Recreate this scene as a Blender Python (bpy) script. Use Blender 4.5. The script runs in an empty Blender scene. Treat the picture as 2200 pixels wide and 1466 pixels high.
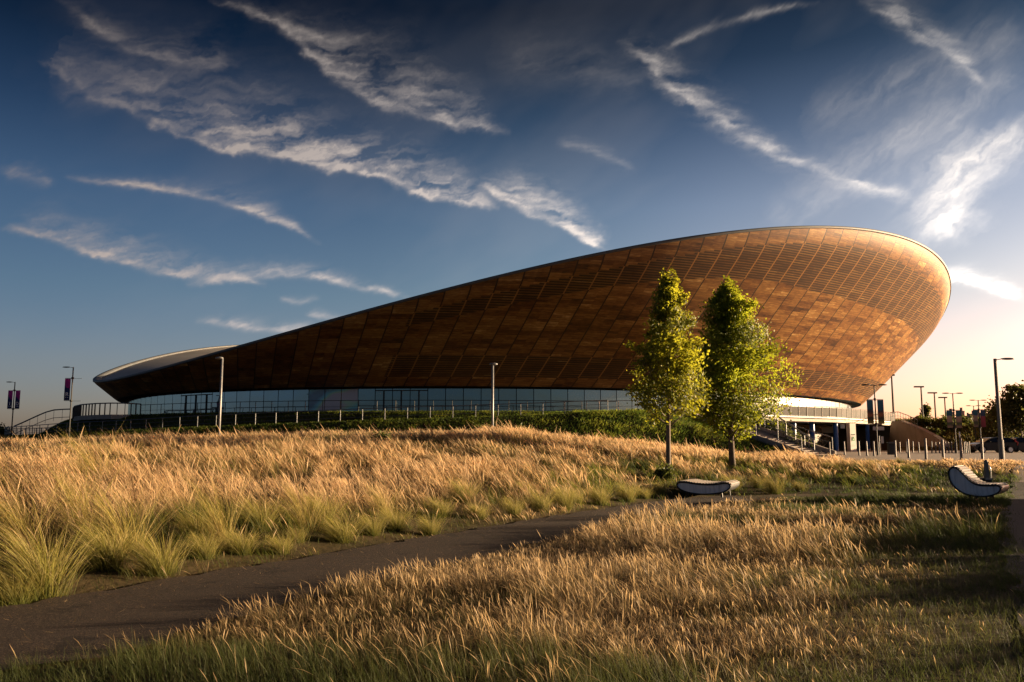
import bpy, math, random
import numpy as np
from mathutils import Vector, Matrix
random.seed(7); rng = np.random.default_rng(11)
R = math.radians
sc = bpy.context.scene
col = sc.collection
CAMZ = 1.5; FL = 1815.0; TH = math.atan(224/1815.0)          # focal length in photo pixels, pitch up
SUN_AZ, SUN_EL = R(78), R(6.5)
CT, ST = math.cos(TH), math.sin(TH)

def W(px, py, Y):
    """world point at depth Y on the line of sight through photo point (px, py)"""
    a = (px-1100)/FL; b = (733-py)/FL
    d = Vector((a, CT - b*ST, ST + b*CT)); k = Y/d.y
    return Vector((d.x*k, Y, CAMZ + d.z*k))

# ------------------------------------------------------------------ mesh helpers
class MB:
    def __init__(s): s.v = []; s.f = []; s.m = []
    def add(s, vs, fs, mi=0):
        o = len(s.v); s.v += [tuple(v) for v in vs]
        for f in fs: s.f.append(tuple(i+o for i in f)); s.m.append(mi)
    def box(s, c, size, rz=0.0, mi=0, taper=1.0):
        x, y, z = size[0]/2, size[1]/2, size[2]/2; ca, sa = math.cos(rz), math.sin(rz); vs = []
        for sz in (-1, 1):
            k = taper if sz > 0 else 1.0
            for sx, sy in ((-1,-1),(1,-1),(1,1),(-1,1)):
                a, b = sx*x*k, sy*y*k
                vs.append((c[0]+a*ca-b*sa, c[1]+a*sa+b*ca, c[2]+sz*z))
        s.add(vs, [(3,2,1,0),(4,5,6,7),(0,1,5,4),(1,2,6,5),(2,3,7,6),(3,0,4,7)], mi)
    def tube(s, pts, rad, n=8, mi=0, cap=True):
        pts = [Vector(p) for p in pts]
        if not isinstance(rad, (list, tuple)): rad = [rad]*len(pts)
        rings = []; ref = None
        for i, p in enumerate(pts):
            t = (pts[min(i+1, len(pts)-1)] - pts[max(i-1, 0)]).normalized()
            if ref is None: ref = Vector((0,0,1)) if abs(t.z) < .9 else Vector((1,0,0))
            a = t.cross(ref).normalized(); b = a.cross(t).normalized(); ref = b
            rings.append([p + (a*math.cos(2*math.pi*k/n) + b*math.sin(2*math.pi*k/n))*rad[i] for k in range(n)])
        vs = [v for r in rings for v in r]; fs = []
        for i in range(len(pts)-1):
            for k in range(n):
                k2 = (k+1) % n; fs.append((i*n+k, (i+1)*n+k, (i+1)*n+k2, i*n+k2))
        if cap: fs += [tuple(range(n)), tuple(reversed(range((len(pts)-1)*n, len(pts)*n)))]
        s.add(vs, fs, mi)
    def prism(s, poly, f0, f1, mi=0):
        """poly: 2d points; f0/f1 map a 2d point to the 3d point of either end"""
        n = len(poly); vs = [f0(p) for p in poly] + [f1(p) for p in poly]
        fs = [tuple(range(n)), tuple(reversed(range(n, 2*n)))] + [(i, i+n, (i+1) % n+n, (i+1) % n) for i in range(n)]
        s.add(vs, fs, mi)
    def lathe(s, c, prof, n=14, mi=0):
        vs = [(c[0]+r*math.cos(2*math.pi*k/n), c[1]+r*math.sin(2*math.pi*k/n), c[2]+z) for r, z in prof for k in range(n)]
        fs = [(i*n+k, i*n+(k+1) % n, (i+1)*n+(k+1) % n, (i+1)*n+k) for i in range(len(prof)-1) for k in range(n)]
        fs += [tuple(reversed(range(n))), tuple(range((len(prof)-1)*n, len(prof)*n))]
        s.add(vs, fs, mi)
    def ellipsoid(s, c, r, rz=0.0, n=12, m=7, mi=0):
        vs = []; ca, sa = math.cos(rz), math.sin(rz)
        for i in range(m+1):
            ph = math.pi*i/m
            for k in range(n):
                t = 2*math.pi*k/n; x = r[0]*math.sin(ph)*math.cos(t)+0; y = r[1]*math.sin(ph)*math.sin(t); z = r[2]*math.cos(ph)
                vs.append((c[0]+x*ca-y*sa, c[1]+x*sa+y*ca, c[2]+z))
        s.add(vs, [(i*n+k, (i+1)*n+k, (i+1)*n+(k+1) % n, i*n+(k+1) % n) for i in range(m) for k in range(n)], mi)
    def build(s, name, mats, parent=None, smooth=False, fix=True):
        me = bpy.data.meshes.new(name); me.from_pydata(s.v, [], s.f)
        if not isinstance(mats, (list, tuple)): mats = [mats]
        for m in mats: me.materials.append(m)
        if len(mats) > 1: me.polygons.foreach_set('material_index', s.m)
        if fix:
            import bmesh
            bm = bmesh.new(); bm.from_mesh(me); bmesh.ops.recalc_face_normals(bm, faces=bm.faces); bm.to_mesh(me); bm.free()
        if smooth: me.polygons.foreach_set('use_smooth', [True]*len(me.polygons))
        me.update(); return link(name, me, parent)

def link(name, me, parent=None):
    o = bpy.data.objects.new(name, me); col.objects.link(o)
    if parent is not None: o.parent = parent; o.matrix_parent_inverse = parent.matrix_basis.inverted()
    return o
def tag(o, label=None, cat=None, group=None, kind=None):
    if label: o['label'] = label
    if cat: o['category'] = cat
    if group: o['group'] = group
    if kind: o['kind'] = kind
    return o
def thing(name, label, cat, loc=(0,0,0), rz=0.0, group=None):
    o = bpy.data.objects.new(name, None); col.objects.link(o); o.location = loc; o.rotation_euler = (0,0,rz); o.empty_display_size = .2
    return tag(o, label, cat, group)
def npmesh(name, V, F, mat, parent=None, attrs=None, smooth=False):
    me = bpy.data.meshes.new(name); n, k = F.shape
    me.vertices.add(len(V)); me.vertices.foreach_set('co', np.ascontiguousarray(V, np.float32).ravel())
    me.loops.add(n*k); me.loops.foreach_set('vertex_index', np.ascontiguousarray(F, np.int32).ravel())
    me.polygons.add(n); me.polygons.foreach_set('loop_start', np.arange(0, n*k, k, dtype=np.int32))
    if smooth: me.polygons.foreach_set('use_smooth', np.ones(n, bool))
    me.materials.append(mat)
    for an, (ty, arr) in (attrs or {}).items():
        a = me.attributes.new(an, ty, 'POINT')
        a.data.foreach_set('color' if ty == 'FLOAT_COLOR' else 'value', np.ascontiguousarray(arr, np.float32).ravel())
    me.update(calc_edges=True); return link(name, me, parent)
def child(o, name, me, loc=(0,0,0), rz=0):
    """a copy-by-mesh of a part in its thing's own coordinates"""
    c = bpy.data.objects.new(name, me); col.objects.link(c); c.parent = o; c.location = loc; c.rotation_euler = (0,0,rz); return c
def local(o, c):
    """child modelled directly in the thing's local frame"""
    c.parent = o; c.matrix_parent_inverse = Matrix(); return c
def copy_tree(o, parent=None):
    c = o.copy(); col.objects.link(c)
    if parent is not None: c.parent = parent
    for ch in list(o.children): copy_tree(ch, c)
    return c

# ------------------------------------------------------------------ materials
class NT:
    def __init__(s, name):
        s.mat = bpy.data.materials.new(name); s.mat.use_nodes = True; s.t = s.mat.node_tree; s.n = s.t.nodes; s.n.clear()
        s.out = s.n.new('ShaderNodeOutputMaterial')
    def N(s, ty, **kw):
        nd = s.n.new(ty)
        for k, v in kw.items(): setattr(nd, k, v)
        return nd
    def L(s, a, b): s.t.links.new(a, b)
    def put(s, sock, v):
        if isinstance(v, bpy.types.NodeSocket): s.L(v, sock)
        elif v is not None: sock.default_value = v
    def math(s, op, a, b=None, c=None, clamp=False):
        nd = s.N('ShaderNodeMath', operation=op); nd.use_clamp = clamp
        for i, v in enumerate((a, b, c)):
            if v is not None: s.put(nd.inputs[i], v)
        return nd.outputs[0]
    def attr(s, name, out='Fac'): return s.N('ShaderNodeAttribute', attribute_name=name).outputs[out]
    def obj(s): return s.N('ShaderNodeTexCoord').outputs['Object']
    def mapping(s, vec, scale=(1,1,1), rot=(0,0,0)):
        m = s.N('ShaderNodeMapping'); s.L(vec, m.inputs[0]); m.inputs['Scale'].default_value = scale; m.inputs['Rotation'].default_value = rot; return m.outputs[0]
    def noise(s, vec, scale, detail=4, rough=.55, out='Fac'):
        nd = s.N('ShaderNodeTexNoise'); s.L(vec, nd.inputs['Vector']); nd.inputs['Scale'].default_value = scale
        nd.inputs['Detail'].default_value = detail; nd.inputs['Roughness'].default_value = rough; return nd.outputs[out]
    def white(s, x, y=0.0):
        cb = s.N('ShaderNodeCombineXYZ'); s.put(cb.inputs[0], x); s.put(cb.inputs[1], y)
        nd = s.N('ShaderNodeTexWhiteNoise', noise_dimensions='2D'); s.L(cb.outputs[0], nd.inputs['Vector']); return nd.outputs['Value']
    def ramp(s, fac, stops, interp='LINEAR'):
        nd = s.N('ShaderNodeValToRGB'); s.L(fac, nd.inputs[0]); e = nd.color_ramp.elements; nd.color_ramp.interpolation = interp
        while len(e) < len(stops): e.new(.5)
        for el, (p, c) in zip(e, stops): el.position = p; el.color = (*c, 1)
        return nd.outputs[0]
    def mix(s, fac, a, b, blend='MIX'):
        nd = s.N('ShaderNodeMix', data_type='RGBA', blend_type=blend); s.put(nd.inputs[0], fac)
        for i, v in ((6, a), (7, b)): s.put(nd.inputs[i], (*v, 1) if isinstance(v, tuple) else v)
        return nd.outputs[2]
    def bump(s, h, strength=.3, dist=.02):
        nd = s.N('ShaderNodeBump'); s.L(h, nd.inputs['Height']); nd.inputs['Strength'].default_value = strength; nd.inputs['Distance'].default_value = dist; return nd.outputs[0]
    def bsdf(s, color, rough=.6, metal=0.0, spec=.5, normal=None, **kw):
        b = s.N('ShaderNodeBsdfPrincipled'); s.put(b.inputs['Base Color'], (*color, 1) if isinstance(color, tuple) else color)
        s.put(b.inputs['Roughness'], rough); s.put(b.inputs['Metallic'], metal); s.put(b.inputs['Specular IOR Level'], spec)
        if normal is not None: s.L(normal, b.inputs['Normal'])
        for k, v in kw.items(): s.put(b.inputs[k], v)
        return b.outputs[0]
    def done(s, sh): s.L(sh, s.out.inputs[0]); return s.mat

def simple(name, c, rough=.55, metal=0.0, var=.25, scale=6.0, spec=.5, bump=0.0):
    t = NT(name); o = t.obj(); n = t.noise(o, scale, 5); c2 = tuple(x*(1-var) for x in c); c3 = tuple(min(1, x*(1+var*.6)) for x in c)
    colr = t.ramp(n, [(.3, c2), (.7, c3)])
    nrm = t.bump(t.noise(o, scale*6, 3), bump, .01) if bump else None
    return t.done(t.bsdf(colr, t.math('MULTIPLY_ADD', n, .25, rough-.12), metal, spec, nrm))

M = {}
M['steel'] = simple('galvanised_steel', (.20,.205,.21), .5, .35, .2, 9)
M['bollard'] = simple('weathered_bollard_steel', (.17,.155,.14), .55, .2, .2, 9)
M['grey_post'] = simple('grey_painted_post', (.11,.118,.122), .5, .0, .15, 9)
M['dark_steel'] = simple('dark_painted_steel', (.022,.024,.025), .55, 0, .25, 8, spec=.3)
M['black'] = simple('black_rubber', (.012,.012,.012), .7, 0, .3, 12)
M['coping'] = simple('zinc_coping', (.085,.09,.095), .6, 0, .15, 1.2)
M['white_edge'] = simple('pale_concrete_edge', (.62,.58,.52), .7, 0, .12, 1.5)
M['concrete'] = simple('brown_grey_concrete', (.30,.25,.21), .85, 0, .22, .8, bump=.2)
M['concrete_dark'] = simple('concrete_relief', (.085,.07,.06), .85, 0, .2, 2)
M['soffit'] = simple('pale_soffit', (.42,.36,.30), .8, 0, .1, .7)
M['blue'] = simple('blue_column_paint', (.02,.11,.36), .4, 0, .15, 3)
M['sign_panel'] = simple('pale_sign_panel', (.62,.55,.47), .6, 0, .08, 2)
M['sign_white'] = simple('white_sign', (.8,.78,.74), .5, 0, .05, 3)
M['sign_green'] = simple('green_emblem_paint', (.05,.30,.07), .5, 0, .1, 5)
M['letter'] = simple('white_lettering', (.8,.8,.8), .6, 0, .05, 5)
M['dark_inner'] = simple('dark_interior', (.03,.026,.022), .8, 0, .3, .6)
M['tan_inner'] = simple('tan_interior_panel', (.30,.22,.12), .7, 0, .2, .8)
M['car_paint'] = simple('black_car_paint', (.008,.008,.010), .3, 0, .2, 2, spec=.25)
M['car_grey'] = simple('dark_grey_car_paint', (.014,.015,.017), .3, 0, .2, 2, spec=.3)
M['car_silver'] = simple('silver_car_paint', (.35,.35,.36), .3, .5, .1, 2)
M['car_glass'] = simple('tinted_car_glass', (.012,.015,.018), .06, 0, .1, 2, spec=.9)
M['tail'] = simple('red_tail_lamp', (.45,.015,.012), .2, 0, .15, 8)
M['lamp_white'] = simple('clear_lamp_lens', (.75,.75,.72), .2, 0, .1, 8)
M['rim'] = simple('alloy_rim', (.45,.45,.46), .3, .8, .1, 8)
M['plate'] = simple('yellow_plate', (.6,.45,.06), .5, 0, .05, 8)
M['bark'] = simple('grey_brown_bark', (.10,.075,.055), .9, 0, .4, 14, bump=.4)
M['bark_pale'] = simple('pale_tree_bark', (.13,.10,.075), .85, 0, .35, 14, bump=.4)

def wood_mat():
    t = NT('weathered_cedar_boards')
    pu, pz, pd, lb, lt, lo = (t.attr(a) for a in ('pu', 'pz', 'pd', 'lb', 'lt', 'lo'))
    H = .20
    bz = t.math('DIVIDE', pz, H); bi = t.math('FLOOR', bz); bf = t.math('FRACT', bz)
    pi_ = t.math('FLOOR', pu); pf = t.math('FRACT', pu)
    zq = t.math('MULTIPLY', bi, H)
    # depth below the rim for this board: the rim height here minus the board's own level
    pdq = t.math('SUBTRACT', t.math('ADD', pd, pz), zq)
    a = t.math('GREATER_THAN', pdq, lt); b = t.math('LESS_THAN', pd, lb)
    up = t.math('MULTIPLY', a, b)
    lw = t.math('MULTIPLY', t.math('GREATER_THAN', zq, 8.45), t.math('LESS_THAN', zq, 10.5))
    louv = t.math('MULTIPLY', t.math('MAXIMUM', up, lw), t.math('GREATER_THAN', lo, .5))
    r1 = t.white(pi_, t.math('FLOOR', t.math('DIVIDE', bz, 2.0))); r2 = t.white(t.math('ADD', pi_, 37.3), t.math('FLOOR', t.math('DIVIDE', bz, 5.0)))
    half = t.math('FLOOR', t.math('MULTIPLY', pu, 2.0)); r3 = t.white(half, t.math('ADD', bi, 91.7)); r3 = t.math('MULTIPLY_ADD', t.math('SUBTRACT', r3, .5), .8, .5)
    cb = t.N('ShaderNodeCombineXYZ'); t.L(t.math('MULTIPLY', pu, 2.6), cb.inputs[0]); t.L(t.math('MULTIPLY', pz, 9.0), cb.inputs[1])
    grain = t.noise(cb.outputs[0], 1.3, 5, .6)
    cb2 = t.N('ShaderNodeCombineXYZ'); t.L(t.math('MULTIPLY', pu, .5), cb2.inputs[0]); t.L(t.math('MULTIPLY', pz, .45), cb2.inputs[1])
    big = t.noise(cb2.outputs[0], 1.0, 3, .5)
    v = t.math('ADD', t.math('MULTIPLY', r1, .24), t.math('MULTIPLY', r3, .20))
    v = t.math('ADD', t.math('ADD', v, .065), t.math('MULTIPLY', r2, .07)); v = t.math('ADD', v, t.math('MULTIPLY', t.math('SUBTRACT', grain, .5), .7)); v = t.math('ADD', v, t.math('MULTIPLY', big, .28))
    c = t.ramp(v, [(.20, (.040,.012,.003)), (.38, (.165,.060,.013)), (.62, (.36,.175,.045)), (.86, (.82,.55,.23))])
    gap = t.math('LESS_THAN', bf, .10); lgap = t.math('LESS_THAN', bf, .56)
    seam = t.math('LESS_THAN', t.math('MINIMUM', pf, t.math('SUBTRACT', 1.0, pf)), .032)
    cut = t.math('MAXIMUM', t.math('MULTIPLY', louv, lgap), t.math('MULTIPLY', gap, .6))
    c = t.mix(t.math('MULTIPLY', louv, .45), c, (.10,.045,.014)); c = t.mix(cut, c, (.030,.014,.006))
    rib = t.math('MULTIPLY', seam, louv)
    c = t.mix(seam, c, (.028,.012,.006)); c = t.mix(rib, c, (.36,.17,.05))
    h = t.math('SUBTRACT', t.math('MULTIPLY', grain, .3), t.math('ADD', cut, seam))
    return t.done(t.bsdf(c, .44, 0, .8, t.bump(h, .15, .03)))
M['wood'] = wood_mat()

def glass_mat(name, tint=(.02,.03,.035), refl=.30):
    t = NT(name); o = t.obj()
    n = t.noise(o, .35, 2); nrm = t.bump(n, .05, .3)
    g = t.N('ShaderNodeBsdfGlossy'); g.inputs['Color'].default_value = (.50,.78,.92,1); g.inputs['Roughness'].default_value = .015; t.L(nrm, g.inputs['Normal'])
    d = t.bsdf(tint, .5, 0, .2)
    fr = t.N('ShaderNodeLayerWeight'); fr.inputs['Blend'].default_value = .35
    f = t.math('MULTIPLY_ADD', fr.outputs['Facing'], .42, refl, clamp=True)
    m = t.N('ShaderNodeMixShader'); t.L(f, m.inputs[0]); t.L(d, m.inputs[1]); t.L(g.outputs[0], m.inputs[2])
    return t.done(m.outputs[0])
M['glass'] = glass_mat('curtain_wall_glass', (.008,.020,.026), .18)
M['glass_dark'] = glass_mat('entrance_glass', (.13,.11,.065), .08)
M['glass_rail'] = simple('smoked_balustrade_glass', (.03,.026,.022), .6, 0, .2, 1, spec=.12)
def mural_mat():
    t = NT('printed_window_mural'); o = t.obj()
    wv = t.N('ShaderNodeTexWave', wave_type='RINGS'); t.L(t.mapping(o, (.22,.22,.5)), wv.inputs[0]); wv.inputs['Scale'].default_value = .7; wv.inputs['Distortion'].default_value = 3.5
    c = t.ramp(wv.outputs['Fac'], [(.1,(.02,.12,.22)), (.35,(.05,.30,.42)), (.55,(.10,.42,.45)), (.7,(.25,.45,.30)), (.85,(.32,.30,.35))])
    return t.done(t.bsdf(c, .12, 0, .6))
M['mural'] = mural_mat()

def ground_mat():
    t = NT('dry_soil_and_thatch'); o = t.obj()
    n = t.noise(o, .35, 6); n2 = t.noise(o, 9, 4)
    c = t.ramp(n, [(.3,(.045,.038,.015)), (.5,(.085,.062,.028)), (.7,(.13,.092,.045))])
    c = t.mix(t.math('MULTIPLY', n2, .6), c, (.03,.024,.012))
    return t.done(t.bsdf(c, .95, 0, .1, t.bump(n2, .5, .03)))
M['ground'] = ground_mat()
def asphalt_mat(name, a, b, leaf=True):
    t = NT(name); o = t.obj()
    n = t.noise(o, .6, 5); f = t.noise(o, 70, 3, .7); v = t.noise(o, 5, 4)
    c = t.ramp(n, [(.3, a), (.7, b)]); c = t.mix(t.math('MULTIPLY', t.math('GREATER_THAN', f, .52), .6), c, tuple(x*2.3 for x in b)); c = t.mix(t.math('GREATER_THAN', t.noise(o, 1.3, 5, .65), .62), c, t.mix(.5, c, tuple(x*.4 for x in a)))
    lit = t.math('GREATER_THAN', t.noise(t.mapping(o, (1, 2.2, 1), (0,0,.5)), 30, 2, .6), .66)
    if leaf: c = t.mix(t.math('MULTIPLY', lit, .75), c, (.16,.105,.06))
    h = t.math('ADD', f, v)
    return t.done(t.bsdf(c, .88, 0, .25, t.bump(h, .45, .015)))
M['path'] = asphalt_mat('worn_path_asphalt', (.017,.012,.009), (.037,.026,.019))
M['road'] = asphalt_mat('right_pavement_asphalt', (.016,.0145,.0135), (.034,.030,.027))
def paving_mat():
    t = NT('plaza_paving'); o = t.obj()
    br = t.N('ShaderNodeTexBrick'); t.L(t.mapping(o, (1,1,1), (0,0,.3)), br.inputs[0]); br.inputs['Scale'].default_value = 1.2; br.inputs['Mortar Size'].default_value = .012
    br.inputs['Color1'].default_value = (.26,.205,.165,1); br.inputs['Color2'].default_value = (.31,.25,.20,1); br.inputs['Mortar'].default_value = (.15,.12,.1,1)
    c = t.mix(t.math('MULTIPLY', t.noise(o, .25, 5), .6), br.outputs['Color'], (.17,.135,.11))
    return t.done(t.bsdf(c, .8, 0, .3))
M['paving'] = paving_mat()
def roof_mat():
    t = NT('standing_seam_roof'); o = t.obj()
    sx = t.N('ShaderNodeSeparateXYZ'); t.L(t.mapping(o, (1,1,1), (0,0,.974)), sx.inputs[0])
    s = t.math('LESS_THAN', t.math('FRACT', t.math('DIVIDE', sx.outputs[0], 2.4)), .04)
    c = t.mix(s, t.ramp(t.noise(o, .15, 4), [(.3,(.25,.235,.21)), (.7,(.33,.31,.28))]), (.2,.2,.2))
    return t.done(t.bsdf(c, .5, .2, .4))
M['roof'] = roof_mat()

def foliage_mat(name, dark, light, trans=.45, tcol=None):
    t = NT(name); v = t.attr('rnd')
    c = t.ramp(v, [(0.0, dark), (.75, light), (1.0, tuple(min(1, x*y) for x, y in zip(light, (1.6,1.2,1.0))))])
    d = t.bsdf(c, .55, 0, .3)
    tr = t.N('ShaderNodeBsdfTranslucent'); t.L(t.mix(.8, c, tcol or tuple(x*1.6 for x in light)), tr.inputs[0])
    m = t.N('ShaderNodeMixShader'); m.inputs[0].default_value = trans; t.L(d, m.inputs[1]); t.L(tr.outputs[0], m.inputs[2])
    return t.done(m.outputs[0])
M['leaf_a'] = foliage_mat('young_tree_leaves', (.035,.058,.008), (.19,.22,.022), .48, (.44,.44,.03))
M['leaf_b'] = foliage_mat('fuller_tree_leaves', (.028,.052,.007), (.165,.21,.018), .48, (.40,.44,.03))
M['leaf_far'] = foliage_mat('roadside_tree_leaves', (.035,.045,.012), (.090,.095,.025), .4)
M['shrub'] = foliage_mat('shrub_leaves', (.03,.05,.012), (.085,.10,.022), .35)
def grass_mat():
    t = NT('grass_blades'); c = t.attr('col', 'Color')
    d = t.bsdf(c, .6, 0, .25)
    tr = t.N('ShaderNodeBsdfTranslucent'); t.L(c, tr.inputs[0])
    m = t.N('ShaderNodeMixShader'); m.inputs[0].default_value = .5; t.L(d, m.inputs[1]); t.L(tr.outputs[0], m.inputs[2])
    return t.done(m.outputs[0])
M['grass'] = grass_mat()

# ------------------------------------------------------------------ velodrome geometry and terrain
CX, CY, RA, RB, PHI, Z0, AM, B1, B2, LA, LB, ZL, DL = -0.4843, 145.2262, 69.293, 64.0338, -0.9739, 16.6277, 7.6316, 0.1113, -0.3663, 53.3658, 61.2477, 7.7157, 0.1268
cP, sP = math.cos(PHI), math.sin(PHI)
ZC = 4.85                         # concourse level
def ell(T, a, b):
    x, y = a*np.cos(T), b*np.sin(T); return CX+cP*x-sP*y, CY+sP*x+cP*y
def rimz(T): return Z0+AM*np.cos(2*(T-DL))+B1*np.cos(T)+B2*np.sin(T)
def offs(x, y):
    dx, dy = x-CX, y-CY; u = cP*dx+sP*dy; v = -sP*dx+cP*dy
    e = np.sqrt((u/LA)**2+(v/LB)**2)+1e-9; r = np.sqrt(u*u+v*v)
    return r-r/e, np.arctan2(v/LB, u/LA)
def sstep(a, b, x):
    t = np.clip((x-a)/(b-a), 0, 1); return t*t*(3-2*t)
# lower ramp: its rail foot heights read round the curve 12 m outside the lower edge
RAMP_O = 13.0
_T = np.linspace(R(215), R(372), 400); _x, _y = ell(_T, LA+RAMP_O, LB+RAMP_O)
def _proj(x, y, z):
    zc = y*CT+(z-CAMZ)*ST; return 1100+FL*x/zc, 733-FL*(-y*ST+(z-CAMZ)*CT)/zc
_px, _ = _proj(_x, _y, 3.5)
_by = np.interp(_px, [40,77,166,263,385,500,676,791,860,930,1000,1105,1168,1229,1287,1341,1420,1520], [938,936,931,928,921,916,909,904.5,902,900,898,894,892,889,886.5,884.5,884,884])
_rz = np.array([W(p, b, yy).z for p, b, yy in zip(_px, _by, _y)]); _rz = np.minimum(_rz, ZC)
def ramp_z(T):
    return np.interp(np.mod(T, 2*np.pi) + np.where(np.mod(T, 2*np.pi) < R(100), 2*np.pi, 0), _T, _rz)

def vnoise(x, y, seed=0):
    """value noise, smooth, 0..1"""
    xi, yi = np.floor(x).astype(np.int64), np.floor(y).astype(np.int64); fx, fy = x-xi, y-yi
    fx, fy = fx*fx*(3-2*fx), fy*fy*(3-2*fy)
    def h(a, b):
        n = (a*374761393 + b*668265263 + seed*1442695041) & 0xffffffff
        n = ((n ^ (n >> 13))*1274126177) & 0xffffffff; n = n ^ (n >> 16); return (n & 0xffff)/65535.0
    return (h(xi,yi)*(1-fx)+h(xi+1,yi)*fx)*(1-fy)+(h(xi,yi+1)*(1-fx)+h(xi+1,yi+1)*fx)*fy
def fbm(x, y, seed=0, oct=4, gain=.5):
    s = 0; a = 1; w = 0
    for i in range(oct): s = s+a*vnoise(x*2**i+i*17.3, y*2**i-i*9.1, seed+i); w += a; a *= gain
    return s/w
PATH_UP = [(-9.8,.5),(-4.65,8.15),(-2.9,11.3),(-.2,16.2),(2.2,20.4),(4.3,23.7),(6.5,25.6),(9.5,26.6),(13.0,27.0),(15.8,26.6)]
PATH_LO = [(-9.0,1.0),(-3.7,5.45),(-2.8,6.4),(-1.68,9.2),(.42,13.2),(2.62,17.1),(5.0,21.0),(6.6,23.0),(8.2,24.6),(12.0,25.5),(15.2,25.2)]
def yl(x): return np.interp(x, [p[0] for p in PATH_UP]+[40], [p[1] for p in PATH_UP]+[30])
def yl2(x): return np.interp(x, [p[0] for p in PATH_LO]+[40], [p[1] for p in PATH_LO]+[29])
ROAD_L = [(1.2,1.5),(3.35,5.6),(6.55,11.4),(8.9,15.7),(10.9,19.2),(13.6,23.6),(15.9,27.3),(20.0,34.0),(23.4,38.6)]
def xroad(y): return np.interp(y, [p[1] for p in ROAD_L], [p[0] for p in ROAD_L])
HX = [-40,-25,-15,-9.3,-4.6,-.9,1.2,3.5,5.8,7.6,10.4,14,40]
HZ = [1.25,1.30,1.48,1.70,1.82,1.95,1.84,1.60,1.34,1.14,.95,.78,.75]
def hz(x, y):
    x = np.asarray(x, float); y = np.asarray(y, float)
    H = np.interp(x, HX, HZ); y0 = np.maximum(yl(x)+.4, 1.0)
    t = np.clip((y-y0)/(42-y0), 0, 1)
    z = H*np.sin(t*np.pi/2)**1.15
    z = z + sstep(42, 53, y)*(np.minimum(1.0, H)-H)
    z = np.where(y < 0, 0, z)
    rt = sstep(8, 14, x)*sstep(29.5, 38.5, y); z = z*(1-rt)+.75*rt
    z = z + .05*(fbm(x*.5, y*.5, 3)-.5)*sstep(.3, 2.5, np.abs(y-yl(x)))*sstep(17, 13, x)
    o, T = offs(x, y)
    zr = ramp_z(T); base = np.minimum(1.0, z)
    prof = np.where(o < 5, ZC, ZC+(zr-ZC)*sstep(5, 10.5, o)); prof = np.where(o > 13.6, base+(zr-base)*sstep(25, 13.6, o), prof)
    south = sstep(20.5, 26.5, x-(y-70)*.10)                       # berm gives way to the forecourt on the right
    west = sstep(-66, -58, x)
    k = (1-south)*np.where(y < 130, west, 1.0)
    inb = o < 25
    z = np.where(inb, np.maximum(z*0+base, base+(prof-base)*k), z)
    ex, ey, l = .4934, -.8698, 15.40                              # the stair's fall line
    f = ((x-17.6)*ex+(y-83.0)*ey)/l; sd = -(x-17.6)*ey*1.0+(y-83.0)*ex; zs = ZC+(.775-ZC)*f-.22
    w = sstep(-9, -2.2, sd)*sstep(3.0, 2.1, sd)*(f > -.05)*(f < 1.0); z = z*(1-w)+np.maximum(zs, .6)*w
    bank = 4.1*sstep(84, 62, x)*sstep(117, 127, y)*(x > 0)
    z = np.maximum(z, .75*(x > 10)*(y > 50)+bank)
    far = np.clip((y-150)/160, 0, 1); z = z + far*np.where(x > 30, 5.0, .6)
    return z
def hz1(x, y): return float(hz(np.array([x]), np.array([y]))[0])
def ground_at(px, Y):
    """ground point at depth Y under photo column px"""
    x = 0; z = 0
    for _ in range(6):
        x = (px-1100)/FL*(Y*CT+(z-CAMZ)*ST); z = hz1(x, Y)
    return Vector((x, Y, z))
def _ground():
    front = np.linspace(-48, 48, 520); rest = np.linspace(48, 312, 90)[1:-1]
    an = np.radians(np.concatenate([front, rest])); rr = np.concatenate([np.geomspace(1.0, 60, 170), np.linspace(60, 180, 170)[1:], np.geomspace(180, 6000, 40)[1:]])
    A, Q = np.meshgrid(an, rr); X, Y = Q*np.sin(A), Q*np.cos(A)
    Z = hz(X.ravel(), Y.ravel()).reshape(X.shape)
    na, nr = len(an), len(rr); V = np.stack([X, Y, Z], -1).reshape(-1, 3)
    i = np.arange(nr-1)[:, None]*na; j = np.arange(na)[None]; j2 = (j+1) % na
    F = np.stack([i+j, i+j2, i+na+j2, i+na+j], -1).reshape(-1, 4)
    V = np.concatenate([V, [[0,0,0]]]); 
    o = npmesh('ground', V, F, M['ground'], smooth=True); tag(o, kind='structure')
_ground()

def strip(name, left, right, mat, lift, n=90, edge=0.0):
    """a draped sheet between two polylines"""
    def res(P, n):
        P = np.array(P, float); d = np.r_[0, np.cumsum(np.hypot(*np.diff(P, axis=0).T))]; s = np.linspace(0, d[-1], n)
        return np.stack([np.interp(s, d, P[:,0]), np.interp(s, d, P[:,1])], 1)
    a, b = res(left, n), res(right, n); m = 9; V = []
    for i in range(n):
        for k in range(m):
            p = a[i]+(b[i]-a[i])*k/(m-1)
            if edge and k in (0, m-1): p = p + (rng.random(2)-.5)*edge
            V.append((p[0], p[1], 0))
    V = np.array(V); V[:,2] = hz(V[:,0], V[:,1])+lift
    i = np.arange(n-1)[:, None]*m; k = np.arange(m-1)[None]
    F = np.stack([i+k, i+k+1, i+m+k+1, i+m+k], -1).reshape(-1, 4)
    return tag(npmesh(name, V, F, mat, smooth=True), kind='structure')
strip('path', PATH_UP[:7], PATH_LO[:8], M['path'], .02, 110, .22)
_R = [(p[0]+(7 if p[1] < 30 else 9), p[1]-4.0) for p in ROAD_L]
strip('pavement', ROAD_L[:7]+[(17.6,30.2)], _R[:7]+[(24.8,27)], M['road'], .014, 70, .2)
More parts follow.
